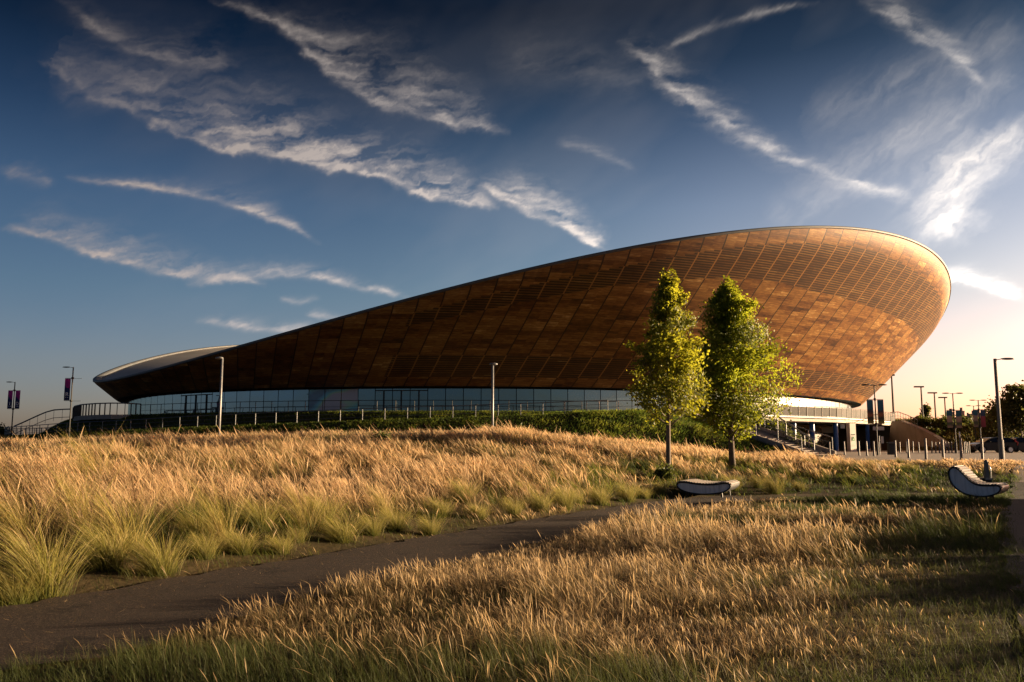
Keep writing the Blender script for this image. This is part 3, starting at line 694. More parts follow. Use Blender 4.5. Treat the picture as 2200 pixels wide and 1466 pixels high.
def shrub(name, label, p, w, h, n, size, seed, mat, group=None):
    g = np.random.default_rng(seed); t = thing(name, label, 'shrub', p, 0, group)
    u = g.normal(0, 1, (n, 3)); u /= np.linalg.norm(u, axis=1)[:,None]; rr = g.random(n)**.4
    lump = .75+.35*np.sin(u[:,0]*5+seed)*np.cos(u[:,1]*4+seed*2)
    P = u*(rr*lump)[:,None]*np.array([w/2, w/2*.8, h*.55]); P[:,2] = np.abs(P[:,2]+h*.42)
    V, F, rn = leaf_cloud(P, size, g.random(n), seed); local(t, npmesh('foliage', V, F, mat, None, {'rnd': ('FLOAT', rn)}))
    st = MB()
    for k in range(4): st.tube([(0,0,-.1), (random.uniform(-.2,.2)*w, random.uniform(-.2,.2)*w, h*.6)], [.03*h,.008], 5)
    local(t, st.build('stem', M['bark'])); return t

for i, (x, y, h) in enumerate(((16.4,7.3,1.5),(17.3,9.6,1.7),(18.2,11.6,1.95),(19.2,13.6,1.8),(20.3,15.6,2.15),(21.4,17.6,2.0),(22.6,19.6,2.35),(24.0,21.6,2.0),(25.4,23.6,2.3),(27.2,25.6,2.5),(28.4,27.6,1.45),(29.6,29.8,1.3))):  # bushes added out of view, heights set to shade lawn and pavement
    shrub('shade_bush', 'unseen bush added beyond the dark pavement to shade the foreground', Vector((x, y, 0)), 3.4, h, 5200, .26, 130+i, M['leaf_far'], 'added shade bushes outside the picture')

# blades
def blades(P, L, wid, az, lean, curl, colr, seg=3, head=0.0, seed=1, tipc=None, hx=None):
    """P foot points; L length; lean from vertical; curl extra bending; colr per blade rgb. Returns V,F,C"""
    g = np.random.default_rng(seed); n = len(P); m = seg+1
    f = np.linspace(0, 1, m); fa = g.random(n)*np.pi*2
    sx = np.stack([np.cos(fa), np.sin(fa), np.zeros(n)], 1)
    pos = np.zeros((n, m, 3)); pos[:,0] = P; h = np.stack([np.cos(az), np.sin(az)], 1)
    for k in range(1, m):
        th = lean+curl*(f[k]-.5/seg); st = L/seg
        pos[:,k,:2] = pos[:,k-1,:2]+h*(np.sin(th)*st)[:,None]; pos[:,k,2] = pos[:,k-1,2]+np.cos(th)*st
    wp = 1-f**2.2*.9
    Wd = wid[:,None]*wp[None]
    if hx is not None:
        Wd[:, -2] = np.where(hx > 0, wid*(1.1+hx), Wd[:, -2]); Wd[:, -1] = np.where(hx > 0, wid*.4, Wd[:, -1]); Wd[:, -3] = np.where(hx > 0, wid*.75, Wd[:, -3])
    A = pos+sx[:,None]*Wd[...,None]*.5; B = pos-sx[:,None]*Wd[...,None]*.5
    V = np.stack([A, B], 2).reshape(-1, 3)
    i = np.arange(n)[:,None,None]*(2*m); k = np.arange(seg)[None,:,None]*2
    F = (i+k+np.array([0,1,3,2])[None,None]).reshape(-1, 4)
    c = np.repeat(colr[:,None], m, 1)
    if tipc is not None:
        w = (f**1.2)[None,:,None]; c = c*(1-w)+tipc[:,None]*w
    C = np.ones((n, m, 2, 4)); C[...,:3] = c[:,:,None]
    return V, F, C.reshape(-1, 4)
def pal(t, stops):
    t = np.asarray(t, float)
    p = [s[0] for s in stops]; return np.stack([np.interp(t, p, [s[1][k] for s in stops]) for k in range(3)], 1)
def grass_obj(name, parts, parent=None):
    o = 0; Vs, Fs, Cs = [], [], []
    for V, F, C in parts: Vs.append(V); Fs.append(F+o); Cs.append(C); o += len(V)
    return npmesh(name, np.concatenate(Vs), np.concatenate(Fs), M['grass'], parent, {'col': ('FLOAT_COLOR', np.concatenate(Cs))})
GREEN, OLIVE, STRAW, TAN, PINK = (.055,.085,.014), (.14,.135,.028), (.44,.31,.13), (.30,.19,.085), (.46,.31,.19)
WIND = math.pi*.97                                       # blades lean to the left
def scatter(n, y0, y1, pw=-.55, mx=.78):
    g = np.random.default_rng(int(y0*10+n)); u = g.random(n)
    e = pw+2; y = (y0**e+(y1**e-y0**e)*u)**(1/e); x = (g.random(n)*2-1)*mx*y; return x, y
def tufts(nt, y0, y1, pw, mx, per, rad, seed):
    """blades gathered in tufts: returns blade x, y, outward angle, radius share, tuft id, tuft noise"""
    g = np.random.default_rng(seed); tx, ty = scatter(nt, y0, y1, pw, mx); k = g.poisson(per, nt); ti = np.repeat(np.arange(nt), k); n = len(ti)
    r = np.abs(g.normal(0, 1, n)); a = g.random(n)*6.283; tr = (rad*(.6+.9*g.random(nt)))[ti]
    return tx[ti]+np.cos(a)*r*tr, ty[ti]+np.sin(a)*r*tr, a, np.minimum(r, 2), ti, g.random(nt)[ti], tx[ti], ty[ti]
def lean_mix(a, r, out, wind, g, n):
    wx = np.cos(a)*r*out+math.cos(WIND)*wind+g.normal(0,.13,n); wy = np.sin(a)*r*out+math.sin(WIND)*wind+g.normal(0,.13,n)
    return np.arctan2(wy, wx), np.clip(np.hypot(wx, wy), 0, 1.1)
LAWN = [(0,(.065,.085,.022)),(.28,(.13,.125,.04)),(.5,(.15,.095,.045)),(.75,(.30,.195,.10)),(1,(.42,.30,.175))]
def lawn():
    out = []; g = np.random.default_rng(2)
    def ok(x, y): return (y > 2.4) & (y < yl2(x)-.03+.55*(fbm(x*1.7, y*1.7, 5)-.5)+np.where(x > 6.6, 2.2*(fbm(x*.9, y*.9, 77)-.35), 0)) & (x < xroad(y)+.12+.55*(fbm(x*1.5, y*1.5, 6)-.5))
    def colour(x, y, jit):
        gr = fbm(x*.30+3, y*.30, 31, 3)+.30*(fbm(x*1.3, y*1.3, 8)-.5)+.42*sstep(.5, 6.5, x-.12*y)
        return np.clip(1.62-1.95*gr-.30*sstep(8.5, 5.5, y)+jit, 0, 1)  # near lawn greener and darker, foreground shade put into the colour
    # fine sward
    x, y = scatter(230000, 2.4, 27.5, -1.0, .85); k = ok(x, y); x, y = x[k], y[k]; n = len(x)
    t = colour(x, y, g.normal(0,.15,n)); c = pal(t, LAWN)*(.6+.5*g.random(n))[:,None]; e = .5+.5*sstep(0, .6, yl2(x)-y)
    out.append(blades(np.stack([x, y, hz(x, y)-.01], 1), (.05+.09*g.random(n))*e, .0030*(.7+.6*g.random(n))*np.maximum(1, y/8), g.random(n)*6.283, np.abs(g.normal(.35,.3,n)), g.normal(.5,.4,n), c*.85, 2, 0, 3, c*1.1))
    # tufts with seed heads
    x, y, a, r, ti, tn, tx, ty = tufts(19000, 2.6, 27, -1.0, .85, 17, .060, 12); k = ok(tx, ty); x, y, a, r, tn, tx, ty = (q[k] for q in (x, y, a, r, tn, tx, ty)); n = len(x)
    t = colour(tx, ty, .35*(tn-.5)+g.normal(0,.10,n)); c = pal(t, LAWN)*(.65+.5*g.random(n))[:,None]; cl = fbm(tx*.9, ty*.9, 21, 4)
    L = (.05+.065*g.random(n)+.085*sstep(.38,.7,cl)+.04*tn)*(.8+.2*sstep(0, .7, yl2(tx)-ty))*(.8+.35*sstep(4,9,ty))*(.45+1.0*sstep(.25,.7,fbm(tx*.45+8, ty*.45, 91, 3))); L = np.where(g.random(n) < .006, L*1.5+.03, L); hxp = (g.random(n) < .24)*(t > .25)*(1.2+1.6*g.random(n)); L = L*np.where(hxp > 0, 1.45, 1.0)
    az, ln = lean_mix(a, r, .15, .26+.25*(fbm(tx*.3, ty*.3, 93)-.5), g, n); az = az+g.normal(0,.35,n); ln = np.clip(ln+(g.random(n) < .06)*.7, 0, 1.4); tip = np.where((hxp > 0)[:,None], np.array([.55,.38,.20])*(.6+.6*g.random(n))[:,None], c*1.15)
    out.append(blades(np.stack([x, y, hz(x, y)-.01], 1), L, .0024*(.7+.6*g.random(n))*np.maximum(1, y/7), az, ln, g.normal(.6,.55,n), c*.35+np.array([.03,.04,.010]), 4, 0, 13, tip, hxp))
    x, y = scatter(90000, 3, 26, -.9, .85); k = (y > yl2(x)-.1) & (y < yl(x)+.1) & (g.random(len(x)) < .25+.9*np.exp(-np.minimum(np.abs(y-yl2(x)), np.abs(y-yl(x)))/.35)); x, y = x[k], y[k]; n = len(x)
    out.append(blades(np.stack([x, y, hz(x, y)+.024], 1), .015+.08*g.random(n)**2, .0045*np.maximum(1, y/9), g.random(n)*6.283, 1.25+.3*g.random(n), g.normal(0,.3,n), pal(g.random(n), [(0,(.06,.04,.02)),(.5,(.16,.11,.055)),(1,(.40,.29,.16))]), 2, 0, 44))
    tag(grass_obj('grass', out), kind='stuff')
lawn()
MEAD = [(0,(.035,.058,.011)),(.22,(.125,.145,.020)),(.42,(.19,.15,.045)),(.60,(.20,.125,.07)),(.8,(.42,.265,.12)),(1,(.56,.385,.23))]
def meadow():
    out = []; g = np.random.default_rng(4)
    def ok(x, y): return (y > yl(x)+.06+.6*(fbm(x*1.5, y*1.5, 9)-.35)+np.where(x > 6.6, -1.2*(fbm(x*.9, y*.9, 78)-.45), 0)) & (x < xroad(y)+.1+.5*(fbm(x*1.3, y*1.3, 79)-.4)) & ~((x > 13.5+.5*fbm(x, y, 4)) & (y > 38.5)) & (y < 63) & (y > 4) & ~((x > 13) & (y > 46))
    def colour(x, y, jit):
        d = y-yl(x); v = fbm(x*.45, y*.30, 41, 4); b = fbm(x*.10+2, y*.10, 43, 3)
        return np.clip(.88-1.5*(v-.45)-.80*sstep(8.5, 1, d)*(.5+1.0*fbm(x*.8, y*.8, 47))-.8*(b-.5)+jit, 0, 1)
    x, y = scatter(135000, 5.0, 63, -.75, .80); k = ok(x, y); x, y = x[k], y[k]; n = len(x); d = y-yl(x)
    c = pal(colour(x, y, g.normal(0,.15,n)), MEAD)*(.55+.45*g.random(n))[:,None]
    out.append(blades(np.stack([x, y, hz(x, y)-.01], 1), (.08+.14*g.random(n))*(.35+.65*sstep(.2,1.5,d)), .0040*(.7+.6*g.random(n))*np.maximum(1, y/9), g.random(n)*6.283, np.abs(g.normal(.4,.3,n)), g.normal(.5,.4,n), c*.75, 2, 0, 5, c*1.1))
    x, y, a, r, ti, tn, tx, ty = tufts(13000, 5.5, 60, -.62, .80, 27, .12, 14); k = ok(tx, ty); x, y, a, r, tn, tx, ty = (q[k] for q in (x, y, a, r, tn, tx, ty)); n = len(x); d = ty-yl(tx)
    q = g.random(n) < 1-.30*sstep(4.5, .8, d); x, y, a, r, tn, tx, ty, d = (w_[q] for w_ in (x, y, a, r, tn, tx, ty, d)); n = len(x)
    pn = fbm(tx*.22+5, ty*.14, 53, 4); t = colour(tx, ty, .45*(tn-.5)+g.normal(0,.10,n)); c = pal(t, MEAD)*(.65+.5*g.random(n))[:,None]*(.55+.9*sstep(.3,.65,pn))[:,None]; cl = fbm(tx*.5, ty*.4, 49, 4)
    L = (.20+.16*g.random(n)+.22*sstep(.38,.68,cl)+.14*tn)*(.36+.64*sstep(.4, 4.2, d))*(1.0-.6*sstep(13.2, 15.5, x)*sstep(25, 30, y)); L = np.where(g.random(n) < .02, L*1.6, L)
    hxp = (g.random(n) < .30)*(t > .35)*(.8+1.4*g.random(n)); az, ln = lean_mix(a, r, .20, .28, g, n)
    tip = np.where((hxp > 0)[:,None], np.array([.66,.46,.25])*(.6+.7*g.random(n))[:,None], c*1.35)
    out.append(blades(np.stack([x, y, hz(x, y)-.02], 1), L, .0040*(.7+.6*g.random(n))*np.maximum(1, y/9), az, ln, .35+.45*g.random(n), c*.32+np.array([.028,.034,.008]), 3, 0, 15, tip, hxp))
    tag(grass_obj('meadow_grass', out), kind='stuff')
meadow()
def cover():
    """ivy-like trailing ground cover of the berm"""
    g = np.random.default_rng(6); n0 = 260000
    T = np.radians(g.uniform(218, 372, n0)); o = g.uniform(4.4, 25, n0); x, y = ell(T, LA+o, LB+o)
    keep = (x < 27) & (x > -66) & (y > 44) & ~((o > RAMP_O-2.2) & (o < RAMP_O+1.3) & (x < 11)) & (y > 46)
    # leave the stair free
    d = SBOT-STOP; e = Vector((d.x, d.y, 0)).normalized(); s = (x-STOP.x)*e.y-(y-STOP.y)*e.x; keep &= ~((np.abs(s) < 2.1) & (y < 86))
    x, y = x[keep], y[keep]; n = len(x); z = hz(x, y); ok = z > 1.02; x, y, z = x[ok], y[ok], z[ok]; n = len(x)
    cl = fbm(x*.8, y*.8, 61, 4); c = pal(np.clip(cl*1.5-.25+g.normal(0,.15,n), 0, 1), [(0,(.03,.055,.010)),(.5,(.08,.12,.018)),(1,(.20,.22,.03))])*(1+.5*sstep(0, 6, x))[:,None]  # cover brightened towards the right, sunlight put into the blade colour
    gx = (hz(x+.5, y)-hz(x-.5, y)); gy = (hz(x, y+.5)-hz(x, y-.5)); az = np.arctan2(-gy, -gx)+g.normal(0,.5,n)
    P = np.stack([x, y, z-.02], 1); oo = offs(x, y)[0]; L = (.22+.30*g.random(n))*(.5+cl)*np.where(x < 6, .5+.5*sstep(15,19,oo), 1.0)
    tag(grass_obj('ground_cover', [blades(P, L, .045+.04*g.random(n), az, .35+.5*g.random(n), .8+.5*g.random(n), c, 3, 0, 7)]), kind='stuff')
cover()
# far grass on the bank at the right
def bank():
    g = np.random.default_rng(8); n = 30000; x = g.uniform(57, 90, n); y = g.uniform(112, 140, n); z = hz(x, y); k = z > .85; x, y, z = x[k], y[k], z[k]; n = len(x)
    c = pal(g.random(n), [(0,(.06,.075,.016)),(1,(.26,.21,.06))]); P = np.stack([x, y, z], 1)
    tag(grass_obj('bank_grass', [blades(P, .4+.6*g.random(n), .09+.05*g.random(n), WIND+g.normal(0,1,n), .2+.4*g.random(n), .4+.3*g.random(n), c, 2, 0, 9)]), kind='stuff')
bank()

# tussocks beside the path, each its own thing
def tussock_mesh(seed, n, Lm, spread, stops, tips, lean0=.12, wid=.0042):
    g = np.random.default_rng(seed); r = np.abs(g.normal(0, spread*.45, n)); a = g.random(n)*6.283
    P = np.stack([r*np.cos(a), r*np.sin(a), -.02*np.ones(n)], 1); az = a+g.normal(0,.8,n)
    # combed over by the wind
    lean = np.clip(lean0+.75*r/spread+g.normal(0,.22,n), 0, 1.3); t = g.random(n)
    c = pal(t, stops)*(.75+.5*g.random(n))[:,None]; tip = pal(g.random(n), tips)
    L = Lm*(.5+.6*g.random(n)); wx = np.cos(az)*np.sin(lean)-.32; wy = np.sin(az)*np.sin(lean); az2 = np.arctan2(wy, wx); lean2 = np.clip(np.hypot(wx, wy), 0, 1.25)
    V, F, C = blades(P, L, wid*(.7+.6*g.random(n)), az2, lean2*.8, .45+.75*g.random(n)*lean2+.15, c, 4, 0, seed, tip)
    o = grass_obj('tuft', [(V, F, C)]); me = o.data; bpy.data.objects.remove(o); return me
GS = [(0,(.025,.045,.008)),(.5,(.07,.085,.014)),(1,(.16,.14,.03))]; PT = [(0,(.30,.29,.05)),(.5,(.46,.40,.10)),(1,(.66,.52,.26))]; DT = [(0,(.20,.18,.04)),(1,(.40,.30,.10))]
TM = [tussock_mesh(100+i, 900, .58+.05*i, .17, GS, PT) for i in range(3)]
TG = [tussock_mesh(110+i, 800, .62, .20, [(0,(.035,.055,.010)),(1,(.12,.13,.022))], DT, .1) for i in range(2)]
TL = [tussock_mesh(120+i, 260, 1.15, .25, [(0,(.16,.14,.03)),(1,(.34,.24,.09))], PT, .05, .005) for i in range(2)]
def tussock(px, py, k, me, label, group=None):
    # foot where the line of sight meets the path-side ground
    Y = 1.5*FL/max(py-957, 12)
    for _ in range(8):
        g_ = ground_at(px, Y); pr = float(_proj(np.array(g_.x), np.array(Y), np.array(g_.z))[1]); Y *= 1+(pr-py)/max(py-957+6, 12)*.7; Y = min(max(Y, 5), 45)
    g_ = ground_at(px, Y); o = bpy.data.objects.new('grass_tussock', me); col.objects.link(o); o.location = g_; kk = k*random.uniform(.72,1.18); o.scale = (kk, kk, kk*random.uniform(.8,1.2)); o.rotation_euler = (0,0,random.uniform(-.5,.5))
    return tag(o, label, 'grass tussock', group)
tussock(95, 1285, 1.30, TM[2], 'biggest bushy tussock, at the left edge beside the dark path', None)
tussock(30, 1300, 1.1, TG[0], 'dark green tussock low in the far left corner by the path', None)
tussock(345, 1235, 1.15, TM[1], 'wide low-arching tussock second from the left along the path', None)
tussock(520, 1190, 1.05, TM[0], 'upright pale tussock third from the left along the path', None)
tussock(1665, 1062, 1.35, TG[1], 'broad dark green tussock just right of the pale bench', None)
tussock(1575, 1055, 1.1, TM[0], 'bright yellow-green tussock touching the right end of the pale bench', None)
tussock(1790, 1035, 1.05, TG[0], 'dark arching tussock in the meadow edge, second right of the bench', None)
G1 = 'pale tussocks lining the far side of the path'
for px, py, k in ((235,1225,.95),(440,1200,.8),(605,1190,.75),(640,1165,.8),(735,1165,.95),(800,1150,.95),(850,1140,1.0),(925,1150,.75),(950,1110,.9),(1030,1115,.85),(1105,1110,1.0),(1165,1100,1.0),(1215,1095,1.0),(1240,1085,.8),(1290,1085,1.0),(1350,1078,.9),(1385,1072,.95),(1420,1065,.8),(700,1130,.9),(560,1140,.9),(420,1160,1.0),(1000,1085,.9),(1130,1075,.85)):
    tussock(px, py, k, random.choice(TM), 'feathery straw-tipped tussock on the far edge of the path, one of a ragged row', G1)
G2 = 'green tussocks between bench and bollards'
for px, py, k in ((1720,1056,.9),(1830,1040,.85),(1630,1050,.9),(1880,1030,.8),(1745,1030,.9),(1690,1035,.9),(1935,1025,.75),(1960,1035,.7)):
    tussock(px, py, k, random.choice(TG), 'olive tussock in the rough grass between the pale bench and the bollards', G2)
G3 = 'tall thin stems in the meadow'
for px, py, k in ((270,1190,1.0),(180,1150,1.0),(60,1180,1.0),(480,1170,.9),(655,1140,.9),(210,1010,1.0),(830,1110,.9)):
    tussock(px, py, k, random.choice(TL), 'tall loose sheaf of thin golden stems leaning left above the meadow', G3)
def hedge_strip():
    g = np.random.default_rng(71); a, b = np.array(W(1648, 905, 80)), np.array(W(1744, 972, 72.5)); n = 9000; f = g.random(n); P = a+(b-a)*f[:,None]+np.stack([g.normal(-.35,.5,n), g.normal(0,.5,n), np.abs(g.normal(0,.22,n))-.15], 1)
    V, F, rn = leaf_cloud(P, .17, np.clip(g.normal(.4,.25,n), 0, 1), 72); o = npmesh('hedge_strip', V, F, M['shrub'], None, {'rnd': ('FLOAT', rn)}); tag(o, 'dark green planted strip sloping down between the stair and the forecourt wall', 'hedge')
hedge_strip()
shrub('sapling', 'small brown sapling on the dark berm near the left lamp', ground_at(325, 60), .9, 1.4, 500, .11, 73, M['leaf_far'])
shrub('shrub', 'small green bush on the crest of the mound right of the bullet-topped lamp', ground_at(1120, 43), .9, .75, 700, .12, 74, M['shrub'])
shrub('shrub', 'dark weed growing out of the grass in the middle of the meadow', ground_at(822, 28), .7, .7, 500, .1, 75, M['shrub'])
shrub('shrub', 'leafy dark plant at the foot of the slender tree', ground_at(1430, 27.6), .9, .65, 700, .1, 76, M['shrub'])
for i, (px, Y, w, h) in enumerate(((1978,125,3.5,1.6),(2000,122,4,1.5),(2030,124,5,2.0),(2048,130,5,2.2),(2075,128,5,2.2),(2098,124,4,1.8))):
    shrub('shrub', 'yellow-green bush on the bank between the wing wall and the parked cars', ground_at(px, Y), w, h, 900, .35, 80+i, M['shrub'], 'bushes on the bank')

# ------------------------------------------------------------------ lamps
def head_mesh(mb, x0, sgn, z, L=.72):
    """flat leaf-shaped lantern reaching from x0 in direction sgn"""
    mb.tube([(x0, 0, z-.06), (x0+sgn*.28, 0, z-.02)], .022, 6)
    mb.ellipsoid((x0+sgn*(.26+L/2), 0, z-.005), (L/2, .15, .055))
def banner_parts(t, x, z, w, h, kind, ch=None):
    b = MB(); b.box((x, 0, z-h/2), (w, .02, h)); local(t, b.build('banner', M['banner_'+kind]))
    bn = col.objects[-1]
    if ch:
        cu = bpy.data.curves.new('letter', 'FONT'); cu.body = ch; cu.size = w*.95; cu.align_x = 'CENTER'; cu.extrude = .004
        tmp = bpy.data.objects.new('letter', cu); col.objects.link(tmp); dg = bpy.context.evaluated_depsgraph_get(); me = bpy.data.meshes.new_from_object(tmp.evaluated_get(dg)); bpy.data.objects.remove(tmp)
        me.materials.clear(); me.materials.append(M['letter']); o = bpy.data.objects.new('letter', me); col.objects.link(o); o.parent = bn; o.location = (x, -.018, z-h*.80); o.rotation_euler = (R(90),0,0)
        u = MB(); u.box((x-w*.15, -.016, z-h*.87), (w*.16, .01, .04)); u.box((x+w*.15, -.016, z-h*.87), (w*.22, .01, .04)); un = u.build('lettering', M['letter']); un.parent = bn
    arm = MB()
    for zz in (z+.03, z-h-.03): arm.tube([(0,0,zz), (x+(w/2 if x > 0 else -w/2), 0, zz)], .018, 6)
    local(t, arm.build('banner_arm', M['dark_steel']))
def ban_mat(name, stops, diag=.0):
    t = NT(name); o = t.obj(); sx = t.N('ShaderNodeSeparateXYZ'); t.L(t.N('ShaderNodeTexCoord').outputs['Generated'], sx.inputs[0])
    f = t.math('ADD', sx.outputs[2], t.math('MULTIPLY', t.math('SUBTRACT', sx.outputs[0], .5), diag)); f = t.math('ADD', f, t.math('MULTIPLY', t.math('SUBTRACT', t.noise(o, 2.5, 3), .5), .25))
    return t.done(t.bsdf(t.ramp(f, stops, 'EASE'), .7, 0, .2))
M['banner_purple'] = ban_mat('purple_navy_banner', [(.0,(.010,.018,.07)),(.56,(.014,.026,.10)),(.60,(.28,.02,.18)),(1,(.42,.03,.24))], .25)
M['banner_photo'] = ban_mat('printed_photo_banner', [(.0,(.28,.20,.06)),(.22,(.05,.05,.03)),(.38,(.35,.12,.05)),(.52,(.06,.05,.06)),(.6,(.04,.12,.17)),(1,(.06,.16,.22))])
M['banner_tan'] = ban_mat('teal_and_tan_banner', [(.0,(.34,.20,.13)),(.25,(.10,.10,.05)),(.4,(.40,.24,.17)),(.64,(.42,.27,.20)),(.68,(.04,.11,.15)),(1,(.05,.15,.19))])
M['banner_red'] = ban_mat('navy_and_red_banner', [(.0,(.30,.05,.06)),(.58,(.34,.06,.07)),(.66,(.05,.07,.12)),(1,(.07,.10,.16))])
def lamp(label, base, H, heads, ban=None, mat='dark_steel', rz=0.0, r=.085, extra=None, group=None):
    t = thing('street_lamp', label, 'street lamp', base, rz, group)
    p = MB(); p.tube([(0,0,-.2), (0,0,1.0), (0,0,1.02), (0,0,H)], [r, r, r*.75, r*.6], 10); local(t, p.build('pole', M[mat], smooth=False))
    for sg in heads:
        h = MB(); head_mesh(h, 0, sg, H); local(t, h.build('lamp_head', M[mat] if mat != 'steel' else M['grey_post'], smooth=True))
    if ban or extra:
        z, w, h, sides, kind, chs = ban
        for cz in (z+.03, z-h-.03):
            c = MB(); c.tube([(0,0,cz-.09), (0,0,cz+.09)], r*1.35, 10); local(t, c.build('collar', M['dark_steel']))
        for i, sg in enumerate(sides): banner_parts(t, sg*(w/2+.16), z, w, h, kind[i] if isinstance(kind, (list, tuple)) else kind, chs[i] if chs else None)
        if extra:
            a = MB()
            for zz in (z+.0, z-h-.05): a.tube([(0,0,zz), (extra,0,zz)], .015, 5)
            local(t, a.build('empty_banner_arm', M['steel']))
    return t
def lamp_px(px, top, Y, **kw):
    b = ground_at(px, Y); return b, W(px, top, Y).z-b.z
b, H = lamp_px(147, 789, 75); lamp('left lamp post with one purple and navy banner and an empty arm', b, H, (-1,), (H-1.02, .50, 1.95, (-1,), 'purple', 'R'), extra=.85)
b, H = lamp_px(24, 821, 92); lamp('leftmost lamp post with a pair of purple and navy banners', b, H, (-1,), (H-.95, .50, 1.95, (-1, 1), 'purple', ('I', 'D')))
b, H = lamp_px(2153, 771, 41); lamp('tallest nearest grey lamp post beside the parked cars', b, H, (1,), None, 'grey_post', r=.125)
b, H = lamp_px(1886, 827, 62); lamp('lamp post with two picture banners in front of the entrance terrace', b, H, (-1, 1), (H-1.10, .45, 1.75, (-1, 1), 'photo', None), r=.07)
b, H = lamp_px(2055, 845, 76); lamp('double-headed lamp post with teal and tan banners at the near end of the car row', b, H, (-1, 1), (H-1.55, .50, 1.55, (-1, 1), 'tan', None), r=.08)
b, H = lamp_px(2109, 860, 92); lamp('double-headed lamp post with navy and red banners behind the black car', b, H, (-1, 1), (H-1.05, .50, 1.85, (-1, 1), ('tan','red'), None), r=.09)
b, H = lamp_px(2098, 872, 106); lamp('smallest double-headed lamp post beyond the bank', b, H, (-1, 1), None, r=.08)
for px, top, Y, lab in ((1921,807,128,'tall thin light mast right beside the terrace end'),(1984,832,140,'tall thin light mast with a dark poplar behind it'),(2013.5,845,150,'tall thin light mast between the poplar and the double lamps'),(2036,855,160,'shortest thin light mast behind the teal bannered lamp')):
    b, H = lamp_px(px, top, Y); t = thing('light_mast', lab, 'light mast', b); p = MB(); p.tube([(0,0,-.5),(0,0,H)], [.19,.12], 8); local(t, p.build('pole', M['dark_steel'])); h = MB(); h.box((-.35,0,H+.05), (1.5,.5,.22)); local(t, h.build('lamp_head', M['dark_steel']))
# bullet-topped lamps on the mound
def mound_lamp(px, top, Y, label, side):
    b, H = lamp_px(px, top, Y); t = thing('street_lamp', label, 'street lamp', b)
    p = MB(); p.tube([(0,0,-.3),(0,0,H-.12)], [.085,.085], 12); local(t, p.build('pole', M['steel'], smooth=True))
    h = MB(); h.ellipsoid((side*.22,0,H-.12), (.30,.17,.10), 0, 14, 8); local(t, h.build('lamp_head', M['steel'], smooth=True))
mound_lamp(469, 766, 60, 'shiny steel lamp post with a bent-over head, left on the mound', -1)
mound_lamp(1058, 779, 60, 'shiny steel lamp post with a small domed head, centre on the mound', .25)

# ------------------------------------------------------------------ bollards, bin, sign pillar
def bollard_proto():
    b = MB(); b.lathe((0,0,0), [(.085,-.1),(.085,.02),(.062,.03),(.058,.98),(.05,1.02),(.02,1.035)], 12); return b.build('bollard', M['bollard'], smooth=False)
bp = bollard_proto(); BM = bp.data; first = True
def bollard(px, Y, label, group):
    global first
    o = bp if first else bp.copy()
    if not first: col.objects.link(o)
    first = False; p = W(px, 960, Y); o.location = (p.x, Y, .775 if Y > 37 else hz1(p.x, Y)); o.scale = (1,1,random.uniform(.97,1.06)); o.rotation_euler = (R(random.uniform(-1,1)), R(random.uniform(-1,1)), random.random()); tag(o, label, 'bollard', group)
for px, Y in ((2064,40.5),(2025,42),(1988,44.5),(1951,49),(1923,52.5),(1877,57.5),(1862,59),(1845,61),(1814,64),(1782,67)):
    bollard(px, Y, 'steel bollard in the front row behind the meadow grass', 'front row of bollards')
bollard(2109, 41.5, 'single steel bollard in the grass between the black car and the refill post', None)
for px in (1933,1947,1961,1974,1990,2001.5,2010,2018,2031,2038,2044.5,2052,2066,2071,2074.5,2078,2082):
    bollard(px, 82-(px-1933)*.03, 'small steel bollard in the rear row in front of the wing wall and cars', 'rear row of bollards')
def _bin():
    p = W(1915.5, 974, 66); t = thing('litter_bin', 'dark grey litter bin standing among the front bollards', 'bin', (p.x, p.y, .775))
    b = MB(); b.box((0,0,.42), (.46,.44,.84)); local(t, b.build('body', M['dark_steel'])); c = MB(); c.box((0,0,.93), (.52,.50,.07)); local(t, c.build('lid', M['grey_post'])); d = MB(); d.box((0,-.225,.72), (.3,.03,.14)); local(t, d.build('slot', M['black']))
_bin()
def textmesh(parent, body, size, loc, mat, rot=(R(90),0,0)):
    cu = bpy.data.curves.new('lettering', 'FONT'); cu.body = body; cu.size = size; cu.align_x = 'CENTER'; cu.extrude = .004
    tmp = bpy.data.objects.new('lettering', cu); col.objects.link(tmp); dg = bpy.context.evaluated_depsgraph_get(); me = bpy.data.meshes.new_from_object(tmp.evaluated_get(dg)); bpy.data.objects.remove(tmp)
    me.materials.clear(); me.materials.append(mat); o = bpy.data.objects.new('lettering', me); col.objects.link(o); o.parent = parent; o.location = loc; o.rotation_euler = rot; return o
